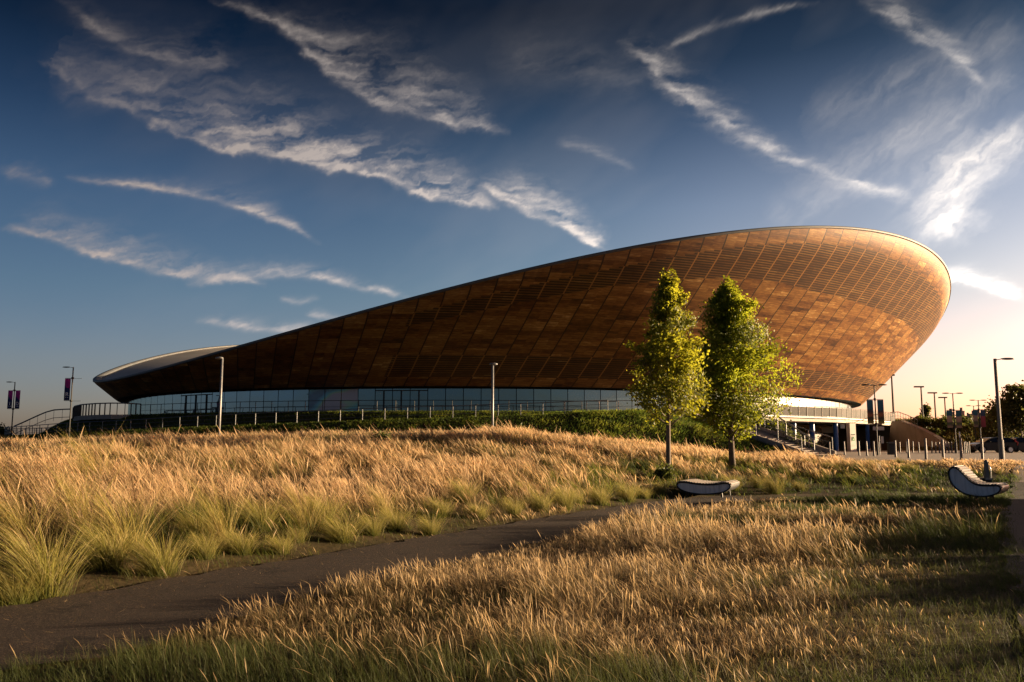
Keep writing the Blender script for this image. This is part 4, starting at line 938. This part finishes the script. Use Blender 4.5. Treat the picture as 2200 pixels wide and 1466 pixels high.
def _pillar():
    p = W(1830.5, 965, 100); t = thing('sign_pillar', 'pale square sign pillar with a green emblem between two blue columns', 'sign', (p.x, p.y, .775), R(24))
    b = MB(); b.box((0,0,1.64), (.92,.55,3.28)); local(t, b.build('pillar', M['sign_panel']))
    e = MB(); e.prism([(-.22,-.22),(.22,-.22),(.24,.0),(.1,.2),(0,.28),(-.1,.2),(-.24,0)], lambda q: (q[0], -.30, 1.45+q[1]), lambda q: (q[0], -.26, 1.45+q[1])); local(t, e.build('emblem', M['sign_green']))
    e = MB(); e.prism([(-.10,-.1),(.10,-.1),(.0,.12)], lambda q: (q[0], -.32, 1.43+q[1]), lambda q: (q[0], -.29, 1.43+q[1])); local(t, e.build('emblem_centre', M['sign_panel']))
    e = MB()
    for x, w in ((-.20,.16),(-.03,.07),(.10,.12),(.24,.1)): e.box((x, -.285, 1.96), (w, .03, .11))
    local(t, e.build('lettering', M['black']))
    q = W(1892, 945, 63); s = thing('post_sign', 'small pale notice fixed to the bannered lamp post by the entrance', 'sign', (q.x, q.y-.15, 1.9)); b = MB(); b.box((.05,0,0), (.20,.02,.50)); local(s, b.build('panel', M['sign_panel'])); b = MB(); b.tube([(-.14,.05,-1.1),(-.14,.05,.3)], .02, 6); local(s, b.build('post', M['steel']))
    q = W(2060, 934, 76); s = thing('post_sign', 'small white notice fixed to the lamp with teal and tan banners', 'sign', (q.x, q.y-.12, q.z)); b = MB(); b.box((0,0,0), (.12,.02,.5)); local(s, b.build('panel', M['sign_white']))
    # machines beside the entrance
    q = W(1873, 955, 111); s = thing('ticket_machine', 'grey box cabinet standing beside the rightmost blue column', 'cabinet', (q.x, q.y, .775)); b = MB(); b.box((.9,0,.75), (.6,.5,1.5)); local(s, b.build('body', M['tan_inner'])); b = MB(); b.box((.9,-.26,1.1), (.4,.02,.4)); local(s, b.build('screen', M['car_glass']))
_pillar()

# ------------------------------------------------------------------ benches
def smooth_poly(P, it=3):
    P = [Vector((*p, 0)) for p in P]
    for _ in range(it):
        Q = []
        for i in range(len(P)): a, b = P[i], P[(i+1) % len(P)]; Q += [a*.75+b*.25, a*.25+b*.75]
        P = Q
    return [(p.x, p.y) for p in P]
def stained():
    t = NT('stained_pale_concrete'); o = t.obj(); s = t.noise(t.mapping(o, (9,9,.6)), 1.6, 5, .6); n = t.noise(o, 5, 4)
    c = t.ramp(s, [(.30,(.40,.41,.42)), (.48,(.74,.75,.76)), (.7,(.85,.85,.85))]); return t.done(t.bsdf(t.mix(t.math('MULTIPLY', n, .4), c, (.25,.25,.25)), .75, 0, .3))
M['bench_end'] = stained()
M['bench_slat'] = simple('weathered_bench_slats', (.20,.17,.15), .55, 0, .35, 9)
def bench(label, base, outline, seat_rng, length, rz, legs):
    """outline: cross-section (x, z); extruded along local +y"""
    t = thing('bench', label, 'bench', base, rz); P = smooth_poly(outline, 3); cx = sum(p[0] for p in P)/len(P); cz = sum(p[1] for p in P)/len(P)
    n = len(P)
    def inset(d):
        Q = []
        for i in range(n):
            a, b = Vector((*P[i-1], 0)), Vector((*P[(i+1) % n], 0)); e = (b-a).normalized(); nn = Vector((-e.y, e.x, 0)); Q.append((P[i][0]+nn.x*d*sg, P[i][1]+nn.y*d*sg))
        return Q
    area = sum(P[i][0]*P[(i+1) % n][1]-P[(i+1) % n][0]*P[i][1] for i in range(n)); sg = 1 if area > 0 else -1
    I = inset(.038)
    fr = MB()          # dark rim band: a closed shell whose ends are recessed inside the rim
    vs = [(x, 0, z) for x, z in P]+[(x, 0, z) for x, z in I]+[(x, .04, z) for x, z in I]+[(x, length, z) for x, z in P]
    fr.add(vs, [(i, (i+1) % n, n+(i+1) % n, n+i) for i in range(n)]+[(n+i, n+(i+1) % n, 2*n+(i+1) % n, 2*n+i) for i in range(n)]+[(3*n+i, 3*n+(i+1) % n, (i+1) % n, i) for i in range(n)])
    fr.add([(x, length, z) for x, z in P], [tuple(range(n))]); local(t, fr.build('frame', M['black']))
    e = MB(); e.prism(I, lambda p: (p[0], .025, p[1]), lambda p: (p[0], .06, p[1])); local(t, e.build('end_panel', M['bench_end']))
    s = MB(); d = 0; last = None
    up = [p for p in P]
    # slats across the upper side
    path = []
    for i in range(n):
        a, b = Vector((*P[i-1], 0)), Vector((*P[(i+1) % n], 0)); ee = (b-a).normalized(); nn = Vector((ee.y, -ee.x, 0))*sg
        path.append((P[i], nn))
    acc = 0
    for i in range(n):
        (x, z), nn = path[i]; (x2, z2), _ = path[(i+1) % n]; acc += math.hypot(x2-x, z2-z)
        if acc > .062 and seat_rng(x, z, nn):
            acc = 0; tx, tz = -nn.y, nn.x
            cpt = [(x+nn.x*.022+tx*.024, z+nn.y*.022+tz*.024), (x+nn.x*.022-tx*.024, z+nn.y*.022-tz*.024), (x-nn.x*.01-tx*.024, z-nn.y*.01-tz*.024), (x-nn.x*.01+tx*.024, z-nn.y*.01+tz*.024)]
            s.prism(cpt, lambda p: (p[0], .05, p[1]), lambda p: (p[0], length-.01, p[1]))
    local(t, s.build('slats', M['bench_slat']))
    for x in legs:
        for y in (.12, length-.15):
            l = MB(); l.tube([(x, y, -.05), (x*.97, y, .14)], .03, 8); local(t, l.build('leg', M['dark_steel']))
    return t
O1 = [(-.80,.30),(-.76,.42),(-.55,.44),(-.25,.39),(.10,.37),(.40,.39),(.62,.43),(.76,.40),(.78,.28),(.62,.15),(.30,.08),(-.10,.06),(-.45,.10),(-.70,.19)]
g_ = ground_at(1512, 24.6)
bench('low curved bench with pale stained end panel at the path bend', Vector((g_.x, g_.y, .02)), O1, lambda x, z, n: n.y > .2, 1.7, R(-23), (-.5,.5))
O2 = [(-.62,.55),(-.62,.78),(-.52,.88),(-.38,.86),(-.24,.70),(-.08,.50),(.10,.41),(.38,.42),(.56,.43),(.63,.34),(.56,.20),(.30,.10),(.0,.09),(-.30,.16),(-.52,.34)]
g_ = ground_at(2096, 22.6)
bench('lounge bench with a high curved back and tiled seat at the pavement edge', Vector((g_.x, g_.y, .05)), O2, lambda x, z, n: n.y > .15 or (n.x > .3 and z > .4), 1.25, R(-38), (-.15,.25))
def _refill():
    p = ground_at(2124, 24.2); t = thing('water_refill_post', 'slim grey water refill post behind the lounge bench', 'water fountain', p)
    b = MB(); b.box((0,0,.24), (.17,.16,.60)); local(t, b.build('base', M['dark_steel'])); c = MB(); c.box((0,0,.555), (.21,.20,.05)); local(t, c.build('tray', M['steel']))
    d = MB(); d.box((0,.01,.80), (.12,.10,.46), 0, 0, .72); d.lathe((0,.01,1.03), [(.05,0),(.055,.03),(.03,.06)], 10); local(t, d.build('column', M['grey_post']))
    e = MB(); e.box((-.17,0,.545), (.16,.08,.06)); local(t, e.build('spout', M['dark_steel']))
    f = MB(); f.tube([(.09,0,.45),(.115,0,.62),(.115,0,.82),(.085,0,.92),(.03,0,.95)], .013, 8); local(t, f.build('pipe', M['lamp_white'], smooth=True))
_refill()

# ------------------------------------------------------------------ cars (length along x, nose at -x)
def car(label, base, rz, paint, roof=1.0):
    t = thing('parked_car', label, 'car', base, rz)
    low = [(-2.12,.32),(-2.18,.52),(-2.12,.72),(-1.95,.82),(-1.15,.98),(-.95,1.0),(1.75,1.02),(2.02,.98),(2.12,.80),(2.12,.45),(2.0,.30),(1.72,.26),(1.66,.52),(1.45,.66),(1.18,.66),(.97,.52),(.92,.26),(-.98,.26),(-1.02,.52),(-1.22,.66),(-1.50,.66),(-1.71,.52),(-1.76,.28)]
    b = MB()
    secs = [(-.84,.86),(-.88,.96),(-.80,1.0)]
    def ring(y, k): return [(x*(k if abs(x) > 1.8 else 1), y, z) for x, z in low]
    ys = [(-.80,.965),(-.87,.99),(-.88,1.0),(.88,1.0),(.87,.99),(.80,.965)]; n = len(low); vs = []
    for y, k in ys: vs += ring(y, k)
    b.add(vs, [(j*n+i, j*n+(i+1) % n, (j+1)*n+(i+1) % n, (j+1)*n+i) for j in range(len(ys)-1) for i in range(n)]+[tuple(range(n)), tuple(reversed(range((len(ys)-1)*n, len(ys)*n)))])
    cab = [(-1.12,.97),(-.42,1.37),(-.15,1.44),(.70,1.47),(1.40,1.42),(1.72,1.30),(2.00,1.0)]
    cab = [(x, .97+(z-.97)*roof) for x, z in cab]; m = len(cab); vs = []
    for s in (-1, 1):
        for x, z in cab: vs.append((x, s*(.84-(z-.97)*.42), z))
    b.add(vs, [(i, i+1, m+i+1, m+i) for i in range(m-1)]+[tuple(range(m)), tuple(reversed(range(m, 2*m)))])
    local(t, b.build('body', paint))
    for s in (-1, 1):
        for poly in ([(-.80,1.03),(-.36,1.34),(.18,1.40),(.20,1.03)], [(.28,1.03),(.26,1.40),(.78,1.41),(1.02,1.38),(1.10,1.03)], [(1.20,1.05),(1.14,1.36),(1.42,1.33),(1.66,1.08)]):
            poly = [(x, .97+(z-.97)*roof) for x, z in poly]; w = MB(); f = lambda p, d: (p[0], s*(.84-(p[1]-.97)*.42+d), p[1])
            w.prism(poly, lambda p: f(p, .012), lambda p: f(p, -.03)); local(t, w.build('window', M['car_glass']))
        mr = MB(); mr.ellipsoid((-.72, s*.98, 1.06), (.08,.10,.07)); local(t, mr.build('mirror', paint))
        hl = MB(); hl.box((-2.08, s*.66, .70), (.14,.34,.12)); local(t, hl.build('headlight', M['lamp_white']))
        tl = MB(); tl.box((2.07, s*.74, .88), (.12,.24,.34)); tl.box((1.88, s*.79, 1.15), (.14,.10,.24)); local(t, tl.build('tail_light', M['tail']))
        for x in (-1.37, 1.31):
            w = MB(); w.tube([(x, s*.68, .32), (x, s*.89, .32)], .325, 18); wo = local(t, w.build('wheel', M['black'])); q = MB(); q.tube([(x, s*.86, .32), (x, s*.905, .32)], .21, 14); ro = q.build('rim', M['rim']); ro.parent = wo
    ws = MB(); f = lambda x, y, z: (x, y, .97+(z-.97)*roof); ws.add([f(-1.09,-.72,1.005), f(-1.09,.72,1.005), f(-.47,.64,1.365), f(-.47,-.64,1.365)], [(0,1,2,3)]); ws.v = [(x-.012, y, z+.012) for x, y, z in ws.v]; local(t, ws.build('windscreen', M['car_glass'], fix=False))
    rw = MB(); rw.add([f(1.98,-.70,1.03), f(1.98,.70,1.03), f(1.75,.64,1.29), f(1.75,-.64,1.29)], [(3,2,1,0)]); rw.v = [(x+.016, y, z+.01) for x, y, z in rw.v]; local(t, rw.build('rear_window', M['car_glass'], fix=False))
    pl = MB(); pl.box((2.125,0,.62), (.02,.5,.11)); local(t, pl.build('number_plate', M['plate'])); return t
b = ground_at(2130, 80); car('black hatchback parked nearest, nose pointing left, behind the tall lamp post', Vector((b.x, 80, .78)), R(4), M['car_paint'])
b = ground_at(2178, 84); car('dark grey estate car parked behind the black hatchback', Vector((b.x+.6, 84.5, .78)), R(4), M['car_grey'], 1.08)
b = ground_at(2200, 89); car('silver car parked farthest right in the row', Vector((b.x+1.0, 89, .78)), R(4), M['car_silver'])

# ------------------------------------------------------------------ far town on the right
def block_mat(name, wall, win):
    t = NT(name); sx = t.N('ShaderNodeSeparateXYZ'); t.L(t.obj(), sx.inputs[0])
    a = t.math('FRACT', t.math('DIVIDE', t.math('ADD', sx.outputs[0], sx.outputs[1]), 3.4)); b2 = t.math('FRACT', t.math('DIVIDE', sx.outputs[2], 3.1))
    k = t.math('MULTIPLY', t.math('MULTIPLY', t.math('GREATER_THAN', a, .35), t.math('LESS_THAN', a, .8)), t.math('MULTIPLY', t.math('GREATER_THAN', b2, .3), t.math('LESS_THAN', b2, .8)))
    return t.done(t.bsdf(t.mix(k, wall, win), .75, 0, .3))
M['block_tan'] = block_mat('far_tan_brick', (.42,.28,.22), (.14,.12,.11)); M['block_pale'] = block_mat('far_pale_render', (.55,.48,.44), (.2,.2,.2)); M['block_red'] = block_mat('far_red_brick', (.34,.15,.12), (.1,.09,.09))
for px, w, top, bot, Y, mt, lab in ((2043,14,888,925,330,'block_tan','tan far apartment block left of the teal bannered lamp'),(2066,12,886,925,320,'block_tan','tan far apartment block right of the teal bannered lamp'),(2080,9,896,925,360,'block_pale','pale narrow far apartment block among the lamp posts'),(2091,12,892,925,340,'block_tan','brown far apartment block behind the smallest double lamp'),(2104,10,890,930,310,'block_tan','tan far apartment block with tall front beside the red banner'),(2119,10,896,930,300,'block_red','red brick far block at the edge of the dark trees')):
    p = W(px, bot, Y); zt = W(px, top, Y).z; s = w*Y/FL; t = thing('apartment_block', lab, 'building', (p.x, Y, p.z-3)); Hh = zt-p.z+3
    b = MB(); b.box((0,0,Hh/2), (s, s*.8, Hh), R(12)); local(t, b.build('wall', M[mt])); b = MB(); b.box((0,0,Hh+.25), (s*1.05, s*.85, .5), R(12)); b.box((s*.15,0,Hh+1.1), (s*.3, s*.3, 1.3), R(12)); local(t, b.build('roof', M['concrete']))
_g = ground_at(1992, 175); make_tree('poplar', 'narrow dark columnar tree behind the light mast', _g, W(1992, 868, 175).z-_g.z, [(0,.5,.5),(.2,1.0,1.0),(.5,1.1,1.1),(.8,.8,.8),(1,.2,.2)], .12, .8, 30, 2600, .4, M['leaf_far'], M['bark'], 33, clump=.35)
_w = MB(); _q = [W(px, 926, 190) for px in (2040, 2075, 2125)]; _w.prism([(0,0),(1,0),(1,1.6),(0,1.6)], lambda p: _q[0]+(_q[2]-_q[0])*p[0]+Vector((0,0,p[1]-1.6)), lambda p: _q[0]+(_q[2]-_q[0])*p[0]+Vector((0,.4,p[1]-1.6))); tag(_w.build('boundary_wall', M['concrete_dark']), 'low dark far wall below the apartment blocks', 'wall')
shrub('shrub', 'round brown bush on the skyline at the far left edge', Vector((W(5, 905, 130).x, 130, 1.6)), 3.4, 3.6, 1400, .3, 95, M['leaf_far'])

# ------------------------------------------------------------------ sky: cirrus layer far beyond everything, laid out by compass bearing and elevation
def azel(px, py):
    d = W(px, py, 1000.0)-Vector((0,0,CAMZ)); return math.degrees(math.atan2(d.x, d.y)), math.degrees(math.atan2(d.z, math.hypot(d.x, d.y)))
STREAK = [  # (points, width above the spine, width below, strength, fray)
 ([(120,150),(250,225),(400,300),(560,332),(700,352),(800,375),(890,408),(980,430),(1070,440)], [60,90,95,90,62,54,52,46,12], 7, 1.2, 1.0, .55),
 ([(1030,398),(1100,434),(1180,468),(1250,503),(1310,538)], [20,42,40,24,6], 6, 1.2, 1.0),
 ([(450,0),(540,28),(610,55),(690,130),(760,190),(830,232),(920,254),(1000,262),(1090,285)], [10,14,22,60,80,85,72,50,10], 9, .62, 1.0),
 ([(590,40),(660,72),(720,92),(790,75)], [8,12,12,8], 10, .5, .6),
 ([(130,0),(200,52),(270,98),(340,122),(420,134),(500,140)], [14,20,20,24,44,36], 12, .42, .8),
 ([(150,385),(300,398),(420,412),(500,438),(560,455),(620,485),(690,520)], [8,10,14,26,22,10,4], 5, .62, .8),
 ([(20,492),(90,505),(170,530),(250,556),(330,574),(420,592),(520,604),(580,612)], [16,34,40,40,34,26,16,8], 6, .70, 1.0),
 ([(400,608),(470,602),(550,590),(650,592),(720,600),(800,622),(890,645)], [8,14,20,20,14,10,5], 6, .66, .9),
 ([(420,690),(500,698),(560,708),(640,712),(700,700)], [6,14,14,12,6], 5, .75, .7),
 ([(660,676),(720,684),(760,690)], [8,8,4], 4, .6, .7),
 ([(0,370),(60,380),(120,392)], [20,24,10], 10, .30, .7),
 ([(600,640),(640,650),(690,640)], [8,8,4], 6, .35, .6),
 ([(1340,90),(1395,125),(1430,180),(1490,225),(1545,265),(1610,308),(1700,345),(1800,378),(1900,405),(2030,440)], [22,24,34,36,32,24,16,12,10,8], 16, .55, .9),
 ([(1420,108),(1480,80),(1560,48),(1640,22),(1760,6)], [8,10,10,8,4], 6, .34, .5),
 ([(1850,-5),(1920,35),(1970,72),(2020,90),(2060,115),(2090,155),(2120,190)], [20,26,26,22,20,14,6], 12, .38, .8),
 ([(2210,255),(2150,295),(2085,345),(2050,395),(2040,440),(2050,480),(2090,520)], [16,20,40,52,56,46,16], 40, 1.1, 1.0),
 ([(2010,588),(2070,598),(2130,614),(2210,645)], [10,18,16,10], 8, .9, .8),
 ([(1720,260),(1850,215),(1980,170),(2100,120),(2210,40)], [30,40,50,50,40], 40, .18, .8),
 ([(1900,330),(2000,270),(2100,200),(2200,150)], [30,40,40,40], 40, .20, .8),
 ([(1700,420),(1850,340),(1980,290),(2080,240)], [40,50,60,50], 40, .22, .8),
 ([(1640,480),(1800,420),(1950,360)], [30,40,40], 30, .14, .8),
 ([(1200,300),(1290,330),(1370,370)], [14,16,8], 12, .14, .8),
 ([(120,200),(200,180),(300,185),(420,165)], [40,50,40,24], 30, .28, .9),
 ([(1050,120),(1250,150),(1400,180)], [50,60,40], 40, .12, .8)]
def clouds():
    az = np.linspace(-46, 46, 1150); el = np.linspace(.5, 44, 560); A, E = np.meshgrid(az, el)
    # bent coordinates give the frayed, hooked upper edges
    wx = fbm(A*.55, E*.75, 201, 5, .6)-.5; wy = fbm(A*.55+31, E*.75+7, 211, 5, .6)-.5
    fx = fbm(A*1.7+9, E*2.2, 221, 4, .6)-.5; fy = fbm(A*1.7, E*2.2+5, 231, 4, .6)-.5
    D = np.zeros_like(A)
    for pts, up, dn, st, fray, *fd in STREAK:
        fd = fd[0] if fd else .16
        Q = [azel(*p) for p in pts]; deg = 31.6/1000.0
        # smooth the spine
        q = np.array(Q); u = np.linspace(0, len(q)-1, (len(q)-1)*6+1); sx = np.interp(u, np.arange(len(q)), q[:,0]); sy = np.interp(u, np.arange(len(q)), q[:,1]); upi = np.interp(u, np.arange(len(q)), up)*deg
        for _ in range(10): sx[1:-1] = .25*sx[:-2]+.5*sx[1:-1]+.25*sx[2:]; sy[1:-1] = .25*sy[:-2]+.5*sy[1:-1]+.25*sy[2:]
        rad = (max(up)+dn)*deg*2.6+.6
        m = (A > sx.min()-rad) & (A < sx.max()+rad) & (E > sy.min()-rad) & (E < sy.max()+rad)
        if not m.any(): continue
        amp = .6+1.3*min(1.0, max(up)*deg/2.2)
        a = (A+amp*wx*1.1*fray+.35*fx*fray)[m]; e = (E+amp*wy*.55*fray+.30*fy*fray)[m]; best = np.full(a.shape, 1e9); ts = np.zeros(a.shape); side = np.zeros(a.shape); wd = np.zeros(a.shape)
        for i in range(len(u)-1):
            dx, dy = sx[i+1]-sx[i], sy[i+1]-sy[i]; l2 = dx*dx+dy*dy+1e-9
            t = np.clip(((a-sx[i])*dx+(e-sy[i])*dy)/l2, 0, 1); ex, ey = a-sx[i]-t*dx, e-sy[i]-t*dy; d2 = ex*ex+ey*ey; b = d2 < best
            s_ = (dx*ey-dy*ex)*(1 if sx[-1] > sx[0] else -1)
            best = np.where(b, d2, best); side = np.where(b, np.sign(s_), side); ts = np.where(b, (u[i]+t*(u[i+1]-u[i]))/u[-1], ts); wd = np.where(b, upi[i]+t*(upi[i+1]-upi[i]), wd)
        d = np.sqrt(best); ratio = np.where(side > 0, d/wd, d/(dn*deg))
        v = np.exp(-ratio**1.6*1.15)
        core = np.exp(-(d/(.10+.25*np.minimum(wd,.6)))**2)*.40
        th_ = math.atan2(sy[-1]-sy[0], sx[-1]-sx[0])+.38*(1 if sx[-1] > sx[0] else -1); ct_, st_ = math.cos(th_), math.sin(th_); al = a*ct_+e*st_; cr = e*ct_-a*st_; tex = fbm(al*.42+sx[0], cr*1.7, 241, 5, .55); tex2 = .65*fbm(al*.9, cr*7.0, 251, 5, .6)+.35*fbm(a*2.0+e*1.4, e*2.6-a*1.0, 255, 4, .5)
        v0 = v
        v = v*np.clip(.26+3.0*(tex-.38), .02, 1.4)*np.clip(-.10+2.0*tex2, .02, 1.3)+core*(.45+.7*tex2)
        if dn >= 28: v = v0*np.clip(.5+1.6*(tex-.4), .1, 1.2)*np.clip(.45+1.0*tex2, 0, 1.2)
        v = v*.86
        ends = sstep(-fd*.2, fd, ts)*sstep(1.0, .84, ts); ends = .10+.90*ends; v = v*ends*st*np.where((ts <= 0) | (ts >= 1), np.exp(-(d/.35)**2), 1)
        D[m] = 1-(1-D[m])*(1-np.clip(v, 0, .98))
    veil = sstep(.42,.75, fbm(A*.06+4, E*.12-A*.05, 261, 5, .6))*.05*sstep(2, 10, E); D = 1-(1-D)*(1-veil)
    Rr = 9000.0; ar, er = np.radians(A), np.radians(E)
    V = np.stack([Rr*np.cos(er)*np.sin(ar), Rr*np.cos(er)*np.cos(ar), Rr*np.sin(er)], -1).reshape(-1, 3)
    n = len(az); i = np.arange(len(el)-1)[:,None]*n; j = np.arange(n-1)[None]
    F = np.stack([i+j, i+j+1, i+n+j+1, i+n+j], -1)
    keepf = (D[:-1,:-1]+D[1:,:-1]+D[:-1,1:]+D[1:,1:]) > .012
    F = F[keepf].reshape(-1, 4)
    used = np.unique(F); remap = np.full(len(V), -1); remap[used] = np.arange(len(used)); F = remap[F]; V = V[used]; Dv = D.ravel()[used]
    t = NT('cirrus_ice_cloud'); d = t.attr('dens')
    geo = t.N('ShaderNodeNewGeometry'); dt = t.N('ShaderNodeVectorMath', operation='DOT_PRODUCT'); t.L(geo.outputs['Position'], dt.inputs[0])
    S = Vector((math.sin(SUN_AZ)*math.cos(SUN_EL), math.cos(SUN_AZ)*math.cos(SUN_EL), math.sin(SUN_EL))); dt.inputs[1].default_value = S/Rr
    h = t.math('MULTIPLY_ADD', dt.outputs['Value'], .5, .5)                     # ice crystals scatter strongly forwards
    sz = t.N('ShaderNodeSeparateXYZ'); t.L(geo.outputs['Position'], sz.inputs[0])
    low = t.math('SUBTRACT', 1.45, t.math('MULTIPLY', sz.outputs[2], 2.3/Rr))
    k = t.math('POWER', h, 2.4); e = t.N('ShaderNodeEmission'); t.L(t.mix(h, (1.0,.80,.76), (1.0,.93,.84)), e.inputs[0]); t.L(t.math('MULTIPLY', t.math('MULTIPLY_ADD', k, CLOUD_K, CLOUD_0), low), e.inputs[1])
    tr = t.N('ShaderNodeBsdfTransparent'); m = t.N('ShaderNodeMixShader'); t.L(d, m.inputs[0]); t.L(tr.outputs[0], m.inputs[1]); t.L(e.outputs[0], m.inputs[2]); t.done(m.outputs[0])
    t.mat.cycles.emission_sampling = 'NONE'
    tag(npmesh('clouds', V, F, t.mat, None, {'dens': ('FLOAT', Dv)}, smooth=True), kind='structure')
CLOUD_0, CLOUD_K = .065, .62
clouds()

# ------------------------------------------------------------------ world, sun, camera
wd = bpy.data.worlds.new('World'); sc.world = wd; wd.use_nodes = True; nt = wd.node_tree; nt.nodes.clear()
sky = nt.nodes.new('ShaderNodeTexSky'); sky.sky_type = 'NISHITA'; sky.sun_disc = False; sky.sun_elevation = SUN_EL; sky.sun_rotation = SUN_AZ; sky.air_density = 1.0; sky.dust_density = 1.0; sky.ozone_density = 3.0; sky.altitude = 50
SKY_STR = .053
bg = nt.nodes.new('ShaderNodeBackground'); bg.inputs[1].default_value = SKY_STR; out = nt.nodes.new('ShaderNodeOutputWorld')
# polarised evening sky: deep overhead and away from the sun, bright and warm towards it
tc = nt.nodes.new('ShaderNodeTexCoord'); sp = nt.nodes.new('ShaderNodeSeparateXYZ'); nt.links.new(tc.outputs['Generated'], sp.inputs[0])
def wramp(fac, stops):
    nd = nt.nodes.new('ShaderNodeValToRGB'); nt.links.new(fac, nd.inputs[0]); e = nd.color_ramp.elements
    while len(e) < len(stops): e.new(.5)
    for el, (p, c) in zip(e, stops): el.position = p; el.color = (*c, 1)
    return nd.outputs[0]
def wmul(a, b):
    nd = nt.nodes.new('ShaderNodeMix'); nd.data_type = 'RGBA'; nd.blend_type = 'MULTIPLY'; nd.clamp_result = False; nd.inputs[0].default_value = 1.0; nt.links.new(a, nd.inputs[6]); nt.links.new(b, nd.inputs[7]); return nd.outputs[2]
r1 = wramp(sp.outputs[2], [(0,(1.12,.86,1.12)),(.09,(1.08,.80,.86)),(.17,(.84,.72,.74)),(.27,(.60,.55,.60)),(.355,(.25,.27,.33)),(.42,(.085,.115,.155)),(.475,(.034,.055,.082)),(.65,(.05,.07,.09)),(1,(.08,.10,.12))])
dp = nt.nodes.new('ShaderNodeVectorMath'); dp.operation = 'DOT_PRODUCT'; nt.links.new(tc.outputs['Generated'], dp.inputs[0]); dp.inputs[1].default_value = (math.sin(SUN_AZ)*math.cos(SUN_EL), math.cos(SUN_AZ)*math.cos(SUN_EL), math.sin(SUN_EL))
hh = nt.nodes.new('ShaderNodeMath'); hh.operation = 'MULTIPLY_ADD'; nt.links.new(dp.outputs['Value'], hh.inputs[0]); hh.inputs[1].default_value = .5; hh.inputs[2].default_value = .5
r2 = wramp(hh.outputs[0], [(0,(.7,.7,.8)),(.25,(.62,.66,.70)),(.36,(.74,.78,.82)),(.45,(.92,.93,.94)),(.53,(1.05,1.02,.98)),(.63,(1.45,1.30,1.15)),(.72,(2.15,1.62,1.36)),(.78,(2.5,1.78,1.42)),(1,(4.2,2.9,2.1))])
ym = nt.nodes.new('ShaderNodeMapRange'); nt.links.new(sp.outputs[1], ym.inputs[0]); ym.inputs[1].default_value = -.6; ym.inputs[2].default_value = .35; ym.inputs[3].default_value = 0; ym.inputs[4].default_value = 1
r3 = wramp(ym.outputs[0], [(0,(.80,.88,.98)),(1,(1,1,1))])          # unseen sky behind the camera dimmed to weaken the fill light
nt.links.new(wmul(wmul(wmul(sky.outputs[0], r1), r2), r3), bg.inputs[0]); nt.links.new(bg.outputs[0], out.inputs[0])
sl = bpy.data.lights.new('sun', 'SUN'); sl.energy = 5.0; sl.angle = R(.53); sl.color = (1.0, .73, .44)
so = bpy.data.objects.new('sun', sl); col.objects.link(so)
S = Vector((math.sin(SUN_AZ)*math.cos(SUN_EL), math.cos(SUN_AZ)*math.cos(SUN_EL), math.sin(SUN_EL))); so.rotation_euler = S.to_track_quat('Z', 'Y').to_euler(); so.location = S*300
cam = bpy.data.cameras.new('camera'); cam.sensor_width = 36; cam.lens = FL/2200*36; cam.clip_end = 30000; cam.clip_start = .05
co = bpy.data.objects.new('camera', cam); col.objects.link(co); co.location = (0,0,CAMZ); co.rotation_euler = (math.pi/2+TH, 0, 0); sc.camera = co
vs = sc.view_settings; vs.view_transform = 'Standard'; vs.look = 'None'; vs.exposure = 1.9; vs.gamma = 1.0; vs.use_curve_mapping = False
sc.cycles.use_denoising = True; sc.cycles.max_bounces = 6; sc.cycles.diffuse_bounces = 3; sc.cycles.glossy_bounces = 3; sc.cycles.transmission_bounces = 4; sc.cycles.transparent_max_bounces = 6
sc.cycles.caustics_reflective = False; sc.cycles.caustics_refractive = False
